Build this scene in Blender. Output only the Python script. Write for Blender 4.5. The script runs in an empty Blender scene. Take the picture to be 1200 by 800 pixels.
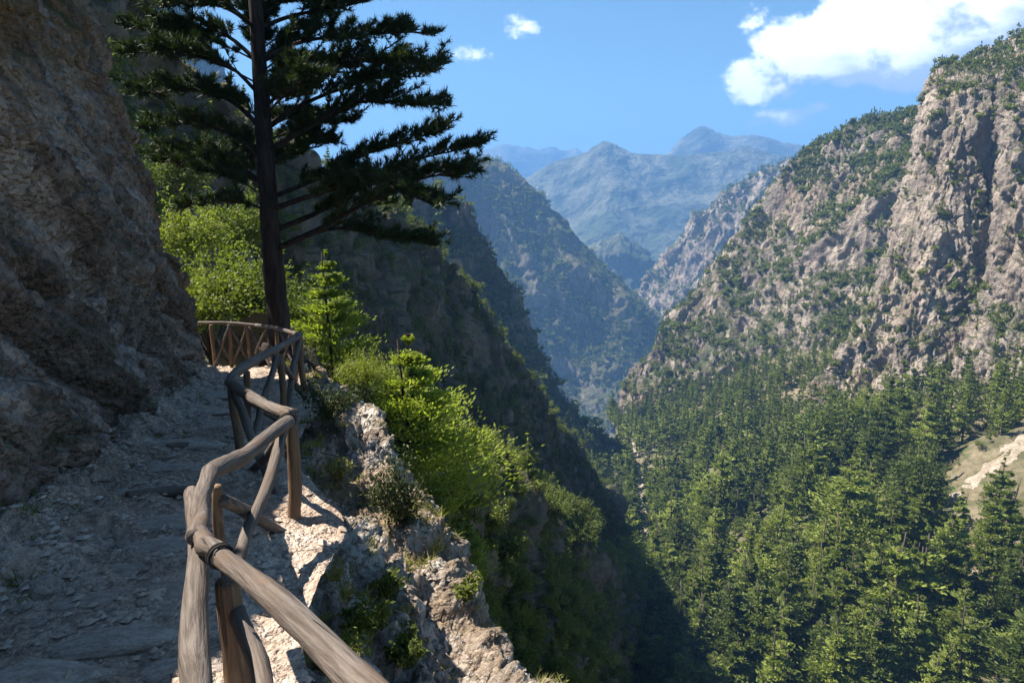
import bpy, math, random
import numpy as np
from mathutils import Vector, Matrix
from mathutils.bvhtree import BVHTree

random.seed(7)
RNG = np.random.default_rng(11)
S = bpy.context.scene
C = S.collection
R = math.radians

# ------------------------------------------------------------------ camera
PITCH = R(12.0)
cam = bpy.data.cameras.new("camera")
cam.lens = 24.0
cam.sensor_width = 36.0
cam.clip_start = 0.05
cam.clip_end = 20000.0
cam_o = bpy.data.objects.new("camera", cam)
C.objects.link(cam_o)
cam_o.location = (0, 0, 0)
cam_o.rotation_euler = (R(90) - PITCH, 0, 0)
S.camera = cam_o
CP, SP = math.cos(PITCH), math.sin(PITCH)

# ------------------------------------------------------------------ light and air
SUN_AZ = 74.0      # degrees to the left of the viewing direction
SUN_EL = 56.0
SUN_DIR = np.array([-math.sin(R(SUN_AZ)) * math.cos(R(SUN_EL)), math.cos(R(SUN_AZ)) * math.cos(R(SUN_EL)), math.sin(R(SUN_EL))])
HAZE_DENSITY = 1.8e-4
HAZE_COLOR = (0.20, 0.45, 0.93, 1)

S.render.engine = "CYCLES"
S.cycles.use_denoising = True
S.cycles.max_bounces = 6
S.cycles.diffuse_bounces = 3
S.cycles.glossy_bounces = 2
S.cycles.transmission_bounces = 3
S.cycles.volume_bounces = 0
S.cycles.sample_clamp_indirect = 4.0
S.view_settings.view_transform = "Standard"
S.view_settings.look = "None"
S.view_settings.exposure = 1.65
S.view_settings.gamma = 1.0
S.view_settings.use_curve_mapping = False

sun = bpy.data.lights.new("sun", "SUN")
sun.energy = 5.0
sun.angle = R(0.5)
sun.color = (1.0, 0.94, 0.84)
sun_o = bpy.data.objects.new("sun", sun)
C.objects.link(sun_o)
sun_o.location = (-40, 40, 60)
sun_o.rotation_euler = Vector(SUN_DIR).to_track_quat("Z", "Y").to_euler()

W = bpy.data.worlds.new("World")
S.world = W
W.use_nodes = True


class NT:
    """small helper to write node trees"""

    def __init__(self, nt):
        self.nt = nt

    def n(self, kind, **kw):
        nd = self.nt.nodes.new(kind)
        for k, v in kw.items():
            if k.startswith("i_"):
                key = k[2:]
                nd.inputs[int(key) if key.isdigit() else key.replace("_", " ")].default_value = v
            else:
                setattr(nd, k, v)
        return nd

    def link(self, a, b):
        self.nt.links.new(a, b)

    def val(self, x, sock):
        if hasattr(x, "is_output") or hasattr(x, "links"):
            self.link(x, sock)
        else:
            sock.default_value = x

    def math(self, op, a, b=None, c=None, clamp=False):
        nd = self.n("ShaderNodeMath", operation=op, use_clamp=clamp)
        self.val(a, nd.inputs[0])
        if b is not None:
            self.val(b, nd.inputs[1])
        if c is not None:
            self.val(c, nd.inputs[2])
        return nd.outputs[0]

    def ramp(self, fac, lo, hi, smooth=True):
        nd = self.n("ShaderNodeMapRange")
        nd.interpolation_type = "SMOOTHSTEP" if smooth else "LINEAR"
        self.val(fac, nd.inputs["Value"])
        nd.inputs["From Min"].default_value = lo
        nd.inputs["From Max"].default_value = hi
        return nd.outputs["Result"]

    def mix(self, fac, a, b, blend="MIX"):
        nd = self.n("ShaderNodeMix", data_type="RGBA", blend_type=blend)
        self.val(fac, nd.inputs["Factor"])
        for v, s in ((a, nd.inputs[6]), (b, nd.inputs[7])):
            if isinstance(v, tuple):
                s.default_value = v if len(v) == 4 else (*v, 1)
            else:
                self.link(v, s)
        return nd.outputs[2]

    def noise(self, vec, scale, detail=4.0, rough=0.55, dist=0.0):
        nd = self.n("ShaderNodeTexNoise")
        if vec is not None:
            self.link(vec, nd.inputs["Vector"])
        nd.inputs["Scale"].default_value = scale
        nd.inputs["Detail"].default_value = detail
        nd.inputs["Roughness"].default_value = rough
        nd.inputs["Distortion"].default_value = dist
        return nd.outputs["Fac"]

    def mapping(self, vec, scale=(1, 1, 1), rot=(0, 0, 0), loc=(0, 0, 0)):
        nd = self.n("ShaderNodeMapping")
        self.link(vec, nd.inputs["Vector"])
        nd.inputs["Scale"].default_value = scale
        nd.inputs["Rotation"].default_value = rot
        nd.inputs["Location"].default_value = loc
        return nd.outputs["Vector"]


def build_world():
    t = NT(W.node_tree)
    bg = W.node_tree.nodes["Background"]
    sky = t.n("ShaderNodeTexSky", sky_type="NISHITA")
    sky.sun_disc = False
    sky.sun_elevation = R(SUN_EL)
    sky.sun_rotation = R(-SUN_AZ)
    sky.altitude = 1000
    sky.air_density = 1.0
    sky.dust_density = 0.8
    sky.ozone_density = 2.0
    # clouds: direction projected on a vertical sheet ahead: u = x/y, w = z/y
    tc = t.n("ShaderNodeTexCoord")
    sep = t.n("ShaderNodeSeparateXYZ")
    t.link(tc.outputs["Generated"], sep.inputs[0])
    X, Y, Z = sep.outputs
    yy = t.math("MAXIMUM", Y, 0.02)
    u, w = t.math("DIVIDE", X, yy), t.math("DIVIDE", Z, yy)

    def dens(du, dw, detail=7.0):
        uu = t.math("ADD", u, du)
        ww = t.math("ADD", w, dw)
        cmb = t.n("ShaderNodeCombineXYZ")
        t.link(uu, cmb.inputs[0])
        t.link(t.math("MULTIPLY", ww, 1.35), cmb.inputs[1])
        base = None
        for cu, cw, ru, rw, p in CLOUDS:
            a = t.math("MULTIPLY", t.math("SUBTRACT", uu, cu), 1.0 / ru)
            b = t.math("MULTIPLY", t.math("SUBTRACT", ww, cw), 1.0 / rw)
            d = t.math("ADD", t.math("MULTIPLY", a, a), t.math("MULTIPLY", b, b))
            e = t.math("MULTIPLY", t.math("SUBTRACT", 1.0, d), p)
            base = e if base is None else t.math("MAXIMUM", base, e)
        base = t.math("MAXIMUM", base, -1.2)
        nz = t.noise(cmb.outputs[0], 11.0, detail, 0.6, 0.2)
        nb = t.noise(cmb.outputs[0], 2.6, 3, 0.5)
        nf = t.noise(cmb.outputs[0], 38.0, 5, 0.6, 0.1)
        q = t.math("ADD", base, t.math("ADD", t.math("MULTIPLY", t.math("SUBTRACT", nz, 0.5), 3.4), t.math("MULTIPLY", t.math("SUBTRACT", nf, 0.5), 1.7)))
        return t.math("ADD", q, t.math("MULTIPLY", t.math("SUBTRACT", nb, 0.5), 0.9))

    d0 = dens(0, 0)
    d1 = dens(-0.035, 0.075, 4.0)
    mask = t.math("MULTIPLY", t.ramp(d0, 0.0, 0.85), t.ramp(Y, 0.03, 0.2))
    lit = t.ramp(t.math("SUBTRACT", d0, t.math("MULTIPLY", d1, 1.0)), -0.25, 1.3)
    # the flat grey underside of the big cloud
    w_lo, w_hi = float(P(1000, 112, 1.0)[2]), float(P(1000, 58, 1.0)[2])
    cw = t.n("ShaderNodeCombineXYZ")
    t.link(t.math("MULTIPLY", u, 1.0), cw.inputs[0])
    t.link(t.math("MULTIPLY", w, 2.2), cw.inputs[1])
    wn = t.math("ADD", w, t.math("MULTIPLY", t.math("SUBTRACT", t.noise(cw.outputs[0], 9.0, 5, 0.55), 0.5), 0.13))
    wn = t.math("SUBTRACT", wn, t.math("MULTIPLY", t.ramp(u, float(P(1060, 50, 1.0)[0]), float(P(1220, 50, 1.0)[0])), 0.085))
    under = t.ramp(wn, w_lo, w_hi)
    under = t.math("MAXIMUM", under, t.ramp(u, float(P(985, 90, 1.0)[0]), float(P(915, 90, 1.0)[0])))
    lit = t.math("MINIMUM", t.math("ADD", lit, 0.0), under)
    ccol = t.mix(lit, (4.9, 5.5, 6.6), (15.0, 15.2, 15.6))
    skyc = t.mix(1.0, sky.outputs[0], (0.74, 0.97, 0.97), "MULTIPLY")
    out = t.mix(mask, skyc, ccol)
    t.link(out, bg.inputs[0])
    bg.inputs[1].default_value = 0.046


def P(px, py, Y):
    """world point that lies Y metres ahead where the photograph has pixel (px, py) of 1200 x 800"""
    v = (400 - py) / 800.0
    dy, dz = CP + v * SP, -SP + v * CP
    return np.array([(px - 600) / 800.0 / dy * Y, Y, dz / dy * Y])


def proj(p):
    """pixel of a world point (arrays allowed)"""
    p = np.asarray(p, float)
    x, y, z = p[..., 0], p[..., 1], p[..., 2]
    f = y * CP - z * SP
    up = y * SP + z * CP
    f = np.where(f > 1e-3, f, 1e-3)
    return 600 + 800 * x / f, 400 - 800 * up / f, f


def dirpix(px, py):
    p = P(px, py, 1.0)
    return p[0], p[2]


def cl(px, py, rx, ry, p):
    u, w = dirpix(px, py)
    u2, w2 = dirpix(px + rx, py - ry)
    return (u, w, abs(u2 - u), abs(w2 - w), p)


CLOUDS = [
    cl(895, 92, 52, 36, 1.3), cl(935, 62, 62, 50, 1.6), cl(1000, 52, 80, 56, 2.4), cl(1070, 40, 100, 62, 2.9), cl(1160, 40, 110, 62, 2.9), cl(1030, 5, 70, 36, 1.5),
    cl(1110, -20, 120, 60, 2.0), cl(1240, 20, 120, 80, 3.0), cl(1175, 45, 100, 55, 2.4), cl(1085, 66, 130, 44, 1.9), cl(915, 140, 50, 15, 0.9), cl(950, 130, 24, 12, 0.6), cl(890, 22, 30, 12, 0.2),
    cl(548, 64, 34, 11, 0.3), cl(612, 30, 26, 15, 0.45),
]
build_world()

# ------------------------------------------------------------------ noise
_GR = RNG.normal(size=(256, 3))
_GR /= np.linalg.norm(_GR, axis=1)[:, None]


def _hash(ix, iy, iz, seed=0):
    h = (ix.astype(np.int64) * 73856093) ^ (iy.astype(np.int64) * 19349663) ^ (iz.astype(np.int64) * 83492791) ^ (seed * 2654435761)
    h = (h ^ (h >> 13)) * 1274126177
    return (h ^ (h >> 16)) & 0x7FFFFFFF


def perlin(p, seed=0):
    i = np.floor(p).astype(np.int64)
    f = p - i
    w = f * f * f * (f * (f * 6 - 15) + 10)
    out = np.zeros(len(p))
    for dx in (0, 1):
        wx = w[:, 0] if dx else 1 - w[:, 0]
        for dy in (0, 1):
            wy = w[:, 1] if dy else 1 - w[:, 1]
            for dz in (0, 1):
                wz = w[:, 2] if dz else 1 - w[:, 2]
                g = _GR[_hash(i[:, 0] + dx, i[:, 1] + dy, i[:, 2] + dz, seed) & 255]
                out += wx * wy * wz * (g[:, 0] * (f[:, 0] - dx) + g[:, 1] * (f[:, 1] - dy) + g[:, 2] * (f[:, 2] - dz))
    return out * 1.5


def fbm(p, octv=4, seed=0, gain=0.5, lac=2.03):
    a, s, out = 1.0, 1.0, np.zeros(len(p))
    for k in range(octv):
        out += a * perlin(p * s + 17.3 * k, seed + k)
        a *= gain
        s *= lac
    return out


def ridged(p, octv=4, seed=0, gain=0.5):
    a, s, out = 1.0, 1.0, np.zeros(len(p))
    for k in range(octv):
        out += a * (1 - 2.2 * np.abs(perlin(p * s + 9.1 * k, seed + k)))
        a *= gain
        s *= 2.07
    return out


def worley(p, seed=0):
    """distance to the nearest feature point, distance to the border with the next one, id of the cell"""
    i = np.floor(p).astype(np.int64)
    f1 = np.full(len(p), 9.0)
    f2 = np.full(len(p), 9.0)
    cid = np.zeros(len(p), np.int64)
    for dx in (-1, 0, 1):
        for dy in (-1, 0, 1):
            for dz in (-1, 0, 1):
                c = i + np.array([dx, dy, dz])
                h = _hash(c[:, 0], c[:, 1], c[:, 2], seed)
                q = c + np.stack([(h & 1023), ((h >> 10) & 1023), ((h >> 20) & 1023)], 1) / 1023.0
                d = np.sqrt(((p - q) ** 2).sum(1))
                nearer = d < f1
                f2 = np.where(nearer, f1, np.minimum(f2, d))
                cid = np.where(nearer, h, cid)
                f1 = np.where(nearer, d, f1)
    return f1, f2 - f1, (cid & 4095) / 4095.0


# ------------------------------------------------------------------ mesh helpers
def new_mesh(name, V, faces, mats=(), midx=None, smooth=False):
    """faces: list of (N,k) integer arrays"""
    me = bpy.data.meshes.new(name)
    V = np.asarray(V, np.float32)
    faces = [np.asarray(f, np.int32) for f in faces if len(f)]
    nl = sum(f.size for f in faces)
    nf = sum(len(f) for f in faces)
    me.vertices.add(len(V))
    me.vertices.foreach_set("co", V.ravel())
    me.loops.add(nl)
    me.polygons.add(nf)
    me.loops.foreach_set("vertex_index", np.concatenate([f.ravel() for f in faces]))
    tot = np.concatenate([np.full(len(f), f.shape[1], np.int32) for f in faces])
    me.polygons.foreach_set("loop_start", np.concatenate([[0], np.cumsum(tot)[:-1]]).astype(np.int32))
    for m in mats:
        me.materials.append(m)
    if midx is not None:
        me.polygons.foreach_set("material_index", np.asarray(midx, np.int32))
    me.polygons.foreach_set("use_smooth", np.full(nf, bool(smooth)))
    me.update(calc_edges=True)
    return me


def link(name, data, parent=None, loc=None, kind=None):
    o = bpy.data.objects.new(name, data)
    C.objects.link(o)
    if parent is not None:
        o.parent = parent
    if loc is not None:
        o.location = loc
    if kind:
        o["kind"] = kind
    return o


def tag(o, label=None, cat=None, group=None, kind=None):
    for k, v in (("label", label), ("category", cat), ("group", group), ("kind", kind)):
        if v:
            o[k] = v
    return o


class Geo:
    """collects pieces of one mesh"""

    def __init__(self):
        self.V, self.Q, self.T, self.mq, self.mt, self.n = [], [], [], [], [], 0

    def add(self, V, quads=None, tris=None, mat=0):
        if quads is not None and len(quads):
            self.Q.append(np.asarray(quads) + self.n)
            self.mq.append(np.full(len(quads), mat))
        if tris is not None and len(tris):
            self.T.append(np.asarray(tris) + self.n)
            self.mt.append(np.full(len(tris), mat))
        self.V.append(np.asarray(V, float))
        self.n += len(V)

    def tube(self, pts, rad, sides=8, mat=0, cap=True, rough=0.0):
        pts = np.asarray(pts, float)
        n = len(pts)
        rad = np.broadcast_to(np.asarray(rad, float), (n,))
        d = np.gradient(pts, axis=0)
        d /= np.linalg.norm(d, axis=1)[:, None] + 1e-9
        ref = np.array([0.0, 0, 1]) if abs(d[:, 2]).mean() < 0.8 else np.array([1.0, 0, 0])
        a = np.cross(d, ref)
        a /= np.linalg.norm(a, axis=1)[:, None] + 1e-9
        b = np.cross(d, a)
        th = np.linspace(0, 2 * np.pi, sides, endpoint=False)
        rr = rad[:, None] * (1 + rough * RNG.normal(size=(n, sides)))
        V = pts[:, None] + rr[..., None] * (np.cos(th)[None, :, None] * a[:, None] + np.sin(th)[None, :, None] * b[:, None])
        i = np.arange(n - 1)[:, None] * sides
        j = np.arange(sides)[None]
        k = (j + 1) % sides
        q = np.stack([i + j, i + k, i + sides + k, i + sides + j], -1).reshape(-1, 4)
        V = V.reshape(-1, 3)
        t = None
        if cap:
            V = np.vstack([V, pts[0] , pts[-1]])
            m = n * sides
            j = np.arange(sides)
            k = (j + 1) % sides
            t = np.vstack([np.stack([k, j, np.full(sides, m)], 1), np.stack([j + (n - 1) * sides, k + (n - 1) * sides, np.full(sides, m + 1)], 1)])
        self.add(V, q, t, mat)

    def leaves(self, c, a, b, mat=0, bend=0.0):
        """rhombic leaves: centre c, half-axes a and b"""
        c, a, b = (np.asarray(x, float) for x in (c, a, b))
        V = np.stack([c - a, c + b - 0.15 * a, c + a, c - b - 0.15 * a], 1).reshape(-1, 3)
        i = np.arange(len(c))[:, None] * 4
        self.add(V, i + np.array([[0, 1, 2, 3]]), None, mat)

    def needles(self, base, tip, side, mat=0):
        base, tip, side = (np.asarray(x, float) for x in (base, tip, side))
        V = np.stack([base - side, base + side, tip], 1).reshape(-1, 3)
        i = np.arange(len(base))[:, None] * 3
        self.add(V, None, i + np.array([[0, 1, 2]]), mat)

    def mesh(self, name, mats, smooth=False):
        V = np.concatenate(self.V)
        fs, ms = [], []
        if self.Q:
            fs.append(np.concatenate(self.Q))
            ms.append(np.concatenate(self.mq))
        if self.T:
            fs.append(np.concatenate(self.T))
            ms.append(np.concatenate(self.mt))
        return new_mesh(name, V, fs, mats, np.concatenate(ms), smooth)

    def ntri(self):
        return sum(len(q) * 2 for q in self.Q) + sum(len(t) for t in self.T)


def randdir(n):
    d = RNG.normal(size=(n, 3))
    return d / np.linalg.norm(d, axis=1)[:, None]


def perp(a):
    r = randdir(len(a))
    b = np.cross(a, r)
    return b / (np.linalg.norm(b, axis=1)[:, None] + 1e-9)


def spline(ctrl, n, axis=0):
    """Catmull-Rom through control rows, n samples"""
    c = np.moveaxis(np.asarray(ctrl, float), axis, 0)
    m = len(c)
    c = np.concatenate([2 * c[:1] - c[1:2], c, 2 * c[-1:] - c[-2:-1]])
    t = np.linspace(0, m - 1, n)
    i = np.minimum(t.astype(int), m - 2)
    f = (t - i).reshape((-1,) + (1,) * (c.ndim - 1))
    p0, p1, p2, p3 = c[i], c[i + 1], c[i + 2], c[i + 3]
    out = 0.5 * (2 * p1 + (p2 - p0) * f + (2 * p0 - 5 * p1 + 4 * p2 - p3) * f**2 + (3 * p1 - p0 - 3 * p2 + p3) * f**3)
    return np.moveaxis(out, 0, axis)


def normals(G, toward=None):
    du = np.gradient(G, axis=0)
    dv = np.gradient(G, axis=1)
    n = np.cross(du, dv)
    n /= np.linalg.norm(n, axis=2)[..., None] + 1e-9
    if toward is not None:
        s = np.sign((n * toward).sum(2).mean())
        n *= s if s else 1
    return n


SHEETS = {}       # name -> (grid, normals) for scattering
BLOCK = []        # coarse sheets for visibility tests


def sheet(name, ctrl, nu, nv, disp, toward, mat, kind="structure", coarse=5, smooth=True, key=None, label=None):
    """ctrl[m][n] points, displaced along the smooth normal by disp(points, normals)"""
    G = spline(spline(np.asarray(ctrl, float), nu, 0), nv, 1)
    N = normals(G, np.asarray(toward, float))
    P_ = G.reshape(-1, 3)
    D = disp(P_, N.reshape(-1, 3))
    if D.ndim == 1:
        P_ = P_ + D[:, None] * N.reshape(-1, 3)
    else:
        P_ = P_ + D
    G = P_.reshape(nu, nv, 3)
    N = normals(G, np.asarray(toward, float))
    i = np.arange(nu - 1)[:, None] * nv
    j = np.arange(nv - 1)[None]
    q = np.stack([i + j, i + j + 1, i + nv + j + 1, i + nv + j], -1).reshape(-1, 4)
    du, dv = G[1, 0] - G[0, 0], G[0, 1] - G[0, 0]
    nn = np.cross((G[1:, :-1] - G[:-1, :-1]).reshape(-1, 3), (G[:-1, 1:] - G[:-1, :-1]).reshape(-1, 3))
    if (nn @ np.asarray(toward, float)).sum() > 0:
        q = q[:, ::-1]
    me = new_mesh(name, P_, [q], [mat], smooth=smooth)
    o = link(name, me, kind=kind)
    SHEETS[key or name] = (G, N)
    if coarse:
        g = G[::coarse, ::coarse]
        BLOCK.append(g)
    return o


# ------------------------------------------------------------------ materials
def new_mat(name):
    m = bpy.data.materials.new(name)
    m.use_nodes = True
    t = NT(m.node_tree)
    bs = m.node_tree.nodes["Principled BSDF"]
    bs.inputs["Roughness"].default_value = 0.9
    bs.inputs["Specular IOR Level"].default_value = 0.2
    return m, t, bs


def rock_mat(name, s, light, dark, stain, moss=None, moss_amt=0.5, high=None, stain_amt=0.5, streak=(1, 1, 0.35), rot=(0, 0, 0), bump=0.6, bump_d=None, peb=None, soil=None, soil_lo=0.6, soil_hi=0.85):
    """s: size in metres of the main features"""
    m, t, bs = new_mat(name)
    tc = t.n("ShaderNodeTexCoord").outputs["Object"]
    v = t.mapping(t.mapping(tc, (1, 1, 1), rot) if any(rot) else tc, (streak[0] / s, streak[1] / s, streak[2] / s))
    vi = t.mapping(tc, (1 / s, 1 / s, 1 / s), rot)
    n1 = t.noise(v, 0.9, 5, 0.62, 0.3)
    n2 = t.noise(vi, 4.5, 6, 0.68, 0.2)
    n3 = t.noise(v, 0.28, 4, 0.55, 0.4)
    col = t.mix(t.ramp(n1, 0.36, 0.64), dark, light)
    col = t.mix(t.math("MULTIPLY", t.ramp(n3, 0.5, 0.66), stain_amt), col, stain)
    tone = t.ramp(n2, 0.25, 0.75, False)
    col = t.mix(0.75, col, t.mix(tone, (0.42, 0.4, 0.4), (1.35, 1.33, 1.3)), "MULTIPLY")
    pbd = None
    if peb:
        pv = t.n("ShaderNodeTexVoronoi", feature="F1")
        t.link(t.mapping(tc, (1 / peb, 1 / peb, 1 / peb)), pv.inputs["Vector"])
        pv.inputs["Detail"].default_value = 1.0
        pv.inputs["Scale"].default_value = 1.0
        ps = t.n("ShaderNodeSeparateColor")
        t.link(pv.outputs["Color"], ps.inputs[0])
        col = t.mix(0.8, col, t.mix(t.ramp(ps.outputs[0], 0.1, 0.9, False), (0.55, 0.53, 0.52), (1.4, 1.38, 1.34)), "MULTIPLY")
        pbd = pv.outputs["Distance"]
    nz = t.n("ShaderNodeNewGeometry").outputs["Normal"]
    sep = t.n("ShaderNodeSeparateXYZ")
    t.link(nz, sep.inputs[0])
    up = sep.outputs[2]
    if soil:
        sm = t.ramp(t.math("ADD", up, t.math("MULTIPLY", t.math("SUBTRACT", n2, 0.5), 0.5)), soil_lo, soil_hi)
        col = t.mix(sm, col, t.mix(t.noise(vi, 1.7, 5, 0.65), tuple(0.6 * x for x in soil), tuple(1.4 * x for x in soil)))
    if high:      # ochre seepage stains on the upper wall
        sz = t.n("ShaderNodeSeparateXYZ")
        t.link(tc, sz.inputs[0])
        hm = t.math("MULTIPLY", t.ramp(sz.outputs[2], 0.2, 1.8), t.ramp(t.noise(vi, 0.8, 5, 0.65, 0.3), 0.42, 0.62))
        col = t.mix(t.math("MULTIPLY", hm, 0.75), col, high)
    if moss:
        mm = t.math("MULTIPLY", t.ramp(t.noise(vi, 0.7, 6, 0.7, 0.3), 0.52, 0.66), t.ramp(up, -0.25, 0.5))
        col = t.mix(t.math("MULTIPLY", mm, moss_amt), col, moss)
    t.link(col, bs.inputs["Base Color"])
    vo = t.n("ShaderNodeTexVoronoi", feature="F1")
    t.link(v, vo.inputs["Vector"])
    vo.inputs["Scale"].default_value = 3.2
    vo.inputs["Detail"].default_value = 2.0
    h = t.math("ADD", t.math("MULTIPLY", n2, 0.8), t.math("MULTIPLY", vo.outputs["Distance"], 0.5))
    h = t.math("ADD", h, t.math("MULTIPLY", t.noise(vi, 16, 4, 0.6), 0.22))
    if pbd is not None:
        h = t.math("SUBTRACT", h, t.math("MULTIPLY", pbd, 0.45))
        h = t.math("ADD", h, t.math("MULTIPLY", t.noise(vi, 60, 3, 0.6), 0.12))
    bp = t.n("ShaderNodeBump")
    bp.inputs["Strength"].default_value = bump
    bp.inputs["Distance"].default_value = bump_d if bump_d else 0.25 * s
    t.link(h, bp.inputs["Height"])
    t.link(bp.outputs[0], bs.inputs["Normal"])
    bs.inputs["Roughness"].default_value = 0.95
    return m


def leaf_mat(name, c1, c2, transl=0.35, vary=0.35, scale=0.5):
    """leaves: diffuse with some light passing through, hue changing from clump to clump and tree to tree"""
    m, t, bs = new_mat(name)
    oi = t.n("ShaderNodeObjectInfo")
    geo = t.n("ShaderNodeNewGeometry")
    tc = t.n("ShaderNodeTexCoord").outputs["Object"]
    f = t.math("ADD", t.math("MULTIPLY", geo.outputs["Random Per Island"], 0.55), t.math("MULTIPLY", t.noise(tc, scale, 2, 0.5), 0.5))
    f = t.math("ADD", f, t.math("MULTIPLY", t.math("SUBTRACT", oi.outputs["Random"], 0.5), vary * 1.6))
    col = t.mix(t.ramp(f, 0.1, 0.95, False), c1, c2)
    t.link(col, bs.inputs["Base Color"])
    bs.inputs["Roughness"].default_value = 0.62
    bs.inputs["Specular IOR Level"].default_value = 0.3
    tr = t.n("ShaderNodeBsdfTranslucent")
    t.link(t.mix(1.0, col, (1.15, 1.25, 0.55), "MULTIPLY"), tr.inputs["Color"])
    mx = t.n("ShaderNodeMixShader")
    mx.inputs[0].default_value = transl
    t.link(bs.outputs[0], mx.inputs[1])
    t.link(tr.outputs[0], mx.inputs[2])
    out = m.node_tree.nodes["Material Output"]
    t.link(mx.outputs[0], out.inputs["Surface"])
    return m


def bark_mat(name, c1, c2, scale=8.0):
    m, t, bs = new_mat(name)
    tc = t.n("ShaderNodeTexCoord").outputs["Object"]
    v = t.mapping(tc, (scale, scale, scale * 0.22))
    n = t.noise(v, 1.0, 5, 0.65, 0.3)
    t.link(t.mix(t.ramp(n, 0.3, 0.7), c1, c2), bs.inputs["Base Color"])
    bp = t.n("ShaderNodeBump")
    bp.inputs["Strength"].default_value = 0.9
    bp.inputs["Distance"].default_value = 0.03
    t.link(n, bp.inputs["Height"])
    t.link(bp.outputs[0], bs.inputs["Normal"])
    return m


def wood_mat(name, c1, c2, c3):
    """weathered log, grain along local Z"""
    m, t, bs = new_mat(name)
    oi = t.n("ShaderNodeObjectInfo")
    tc = t.n("ShaderNodeTexCoord").outputs["Object"]
    add = t.n("ShaderNodeVectorMath", operation="ADD")
    t.link(tc, add.inputs[0])
    cmb = t.n("ShaderNodeCombineXYZ")
    for k in range(3):
        t.link(t.math("MULTIPLY", oi.outputs["Random"], 13.0 + 7 * k), cmb.inputs[k])
    t.link(cmb.outputs[0], add.inputs[1])
    o = add.outputs[0]
    g = t.noise(t.mapping(o, (55, 55, 2.2)), 1.0, 5, 0.7, 0.4)
    b = t.noise(t.mapping(o, (9, 9, 3.0)), 1.0, 4, 0.6, 0.5)
    col = t.mix(t.ramp(g, 0.3, 0.7), c1, c2)
    col = t.mix(t.ramp(b, 0.48, 0.72), col, c3)
    ck = t.ramp(t.noise(t.mapping(o, (30, 30, 1.1)), 1.0, 3, 0.5, 0.8), 0.66, 0.72)
    col = t.mix(t.math("MULTIPLY", ck, 0.75), col, (0.035, 0.028, 0.022))
    t.link(col, bs.inputs["Base Color"])
    bs.inputs["Roughness"].default_value = 0.7
    bp = t.n("ShaderNodeBump")
    bp.inputs["Strength"].default_value = 0.9
    bp.inputs["Distance"].default_value = 0.009
    t.link(t.math("SUBTRACT", t.math("ADD", g, b), ck), bp.inputs["Height"])
    t.link(bp.outputs[0], bs.inputs["Normal"])
    return m


M_CLIFF = rock_mat("near_cliff_rock", 0.8, (0.44, 0.365, 0.315), (0.15, 0.11, 0.088), (0.17, 0.115, 0.08), moss=(0.07, 0.075, 0.02), moss_amt=0.85, high=(0.21, 0.12, 0.035), stain_amt=0.6, streak=(0.9, 1.5, 0.26), rot=(R(-51.5), 0, 0), bump=1.0, bump_d=0.16, peb=0.06)
M_LEDGE = rock_mat("ledge_rock", 0.5, (0.5, 0.46, 0.42), (0.2, 0.16, 0.13), (0.27, 0.17, 0.09), moss=(0.07, 0.075, 0.02), moss_amt=0.9, stain_amt=0.6, streak=(1, 1, 0.8), bump=1.0, bump_d=0.11, peb=0.05, soil=(0.22, 0.165, 0.115), soil_lo=0.78, soil_hi=0.98)
M_PATH = rock_mat("path_dirt", 0.35, (0.56, 0.455, 0.375), (0.40, 0.305, 0.24), (0.26, 0.18, 0.13), stain_amt=0.5, streak=(1, 1, 1), bump=1.0, bump_d=0.07, peb=0.03)
M_STONE = rock_mat("path_stone", 0.4, (0.54, 0.45, 0.38), (0.38, 0.30, 0.24), (0.3, 0.22, 0.16), stain_amt=0.5, streak=(1, 1, 1), bump=0.8, bump_d=0.03)
SOIL = (0.075, 0.072, 0.038)
M_RIGHT = rock_mat("gorge_wall_rock", 16, (0.385, 0.32, 0.265), (0.18, 0.148, 0.125), (0.36, 0.23, 0.14), stain_amt=0.4, moss=(0.07, 0.085, 0.03), moss_amt=0.6, streak=(1.3, 1.3, 0.16), bump=1.0, bump_d=3.0, soil=SOIL, soil_lo=0.5, soil_hi=0.8)
M_RIDGE = rock_mat("ridge_rock", 22, (0.36, 0.30, 0.25), (0.175, 0.145, 0.125), (0.32, 0.22, 0.14), stain_amt=0.45, moss=(0.06, 0.08, 0.03), moss_amt=0.9, streak=(1, 1, 0.4), bump=1.0, bump_d=4.0, soil=SOIL, soil_lo=0.45, soil_hi=0.75)
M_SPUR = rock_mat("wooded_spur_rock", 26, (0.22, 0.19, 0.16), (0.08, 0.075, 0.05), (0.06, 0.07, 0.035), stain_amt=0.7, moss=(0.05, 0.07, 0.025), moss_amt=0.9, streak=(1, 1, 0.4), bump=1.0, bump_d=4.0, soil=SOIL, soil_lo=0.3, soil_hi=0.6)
M_FAR = rock_mat("far_mountain_rock", 170, (0.15, 0.15, 0.105), (0.035, 0.05, 0.026), (0.05, 0.07, 0.035), stain_amt=0.9, streak=(1, 1, 0.6), bump=1.0, bump_d=22.0)
M_LEFT = rock_mat("left_slope_rock", 9, (0.21, 0.18, 0.145), (0.075, 0.065, 0.048), (0.12, 0.095, 0.06), stain_amt=0.5, moss=(0.06, 0.08, 0.025), moss_amt=0.95, streak=(1, 1, 0.4), bump=1.0, bump_d=1.6, soil=SOIL, soil_lo=0.35, soil_hi=0.7)
M_FOREST = rock_mat("forest_floor", 7, (0.17, 0.14, 0.085), (0.085, 0.082, 0.04), (0.27, 0.22, 0.15), stain_amt=0.55, moss=(0.055, 0.085, 0.022), moss_amt=0.9, streak=(1, 1, 1), bump=0.9, bump_d=1.0)
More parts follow.
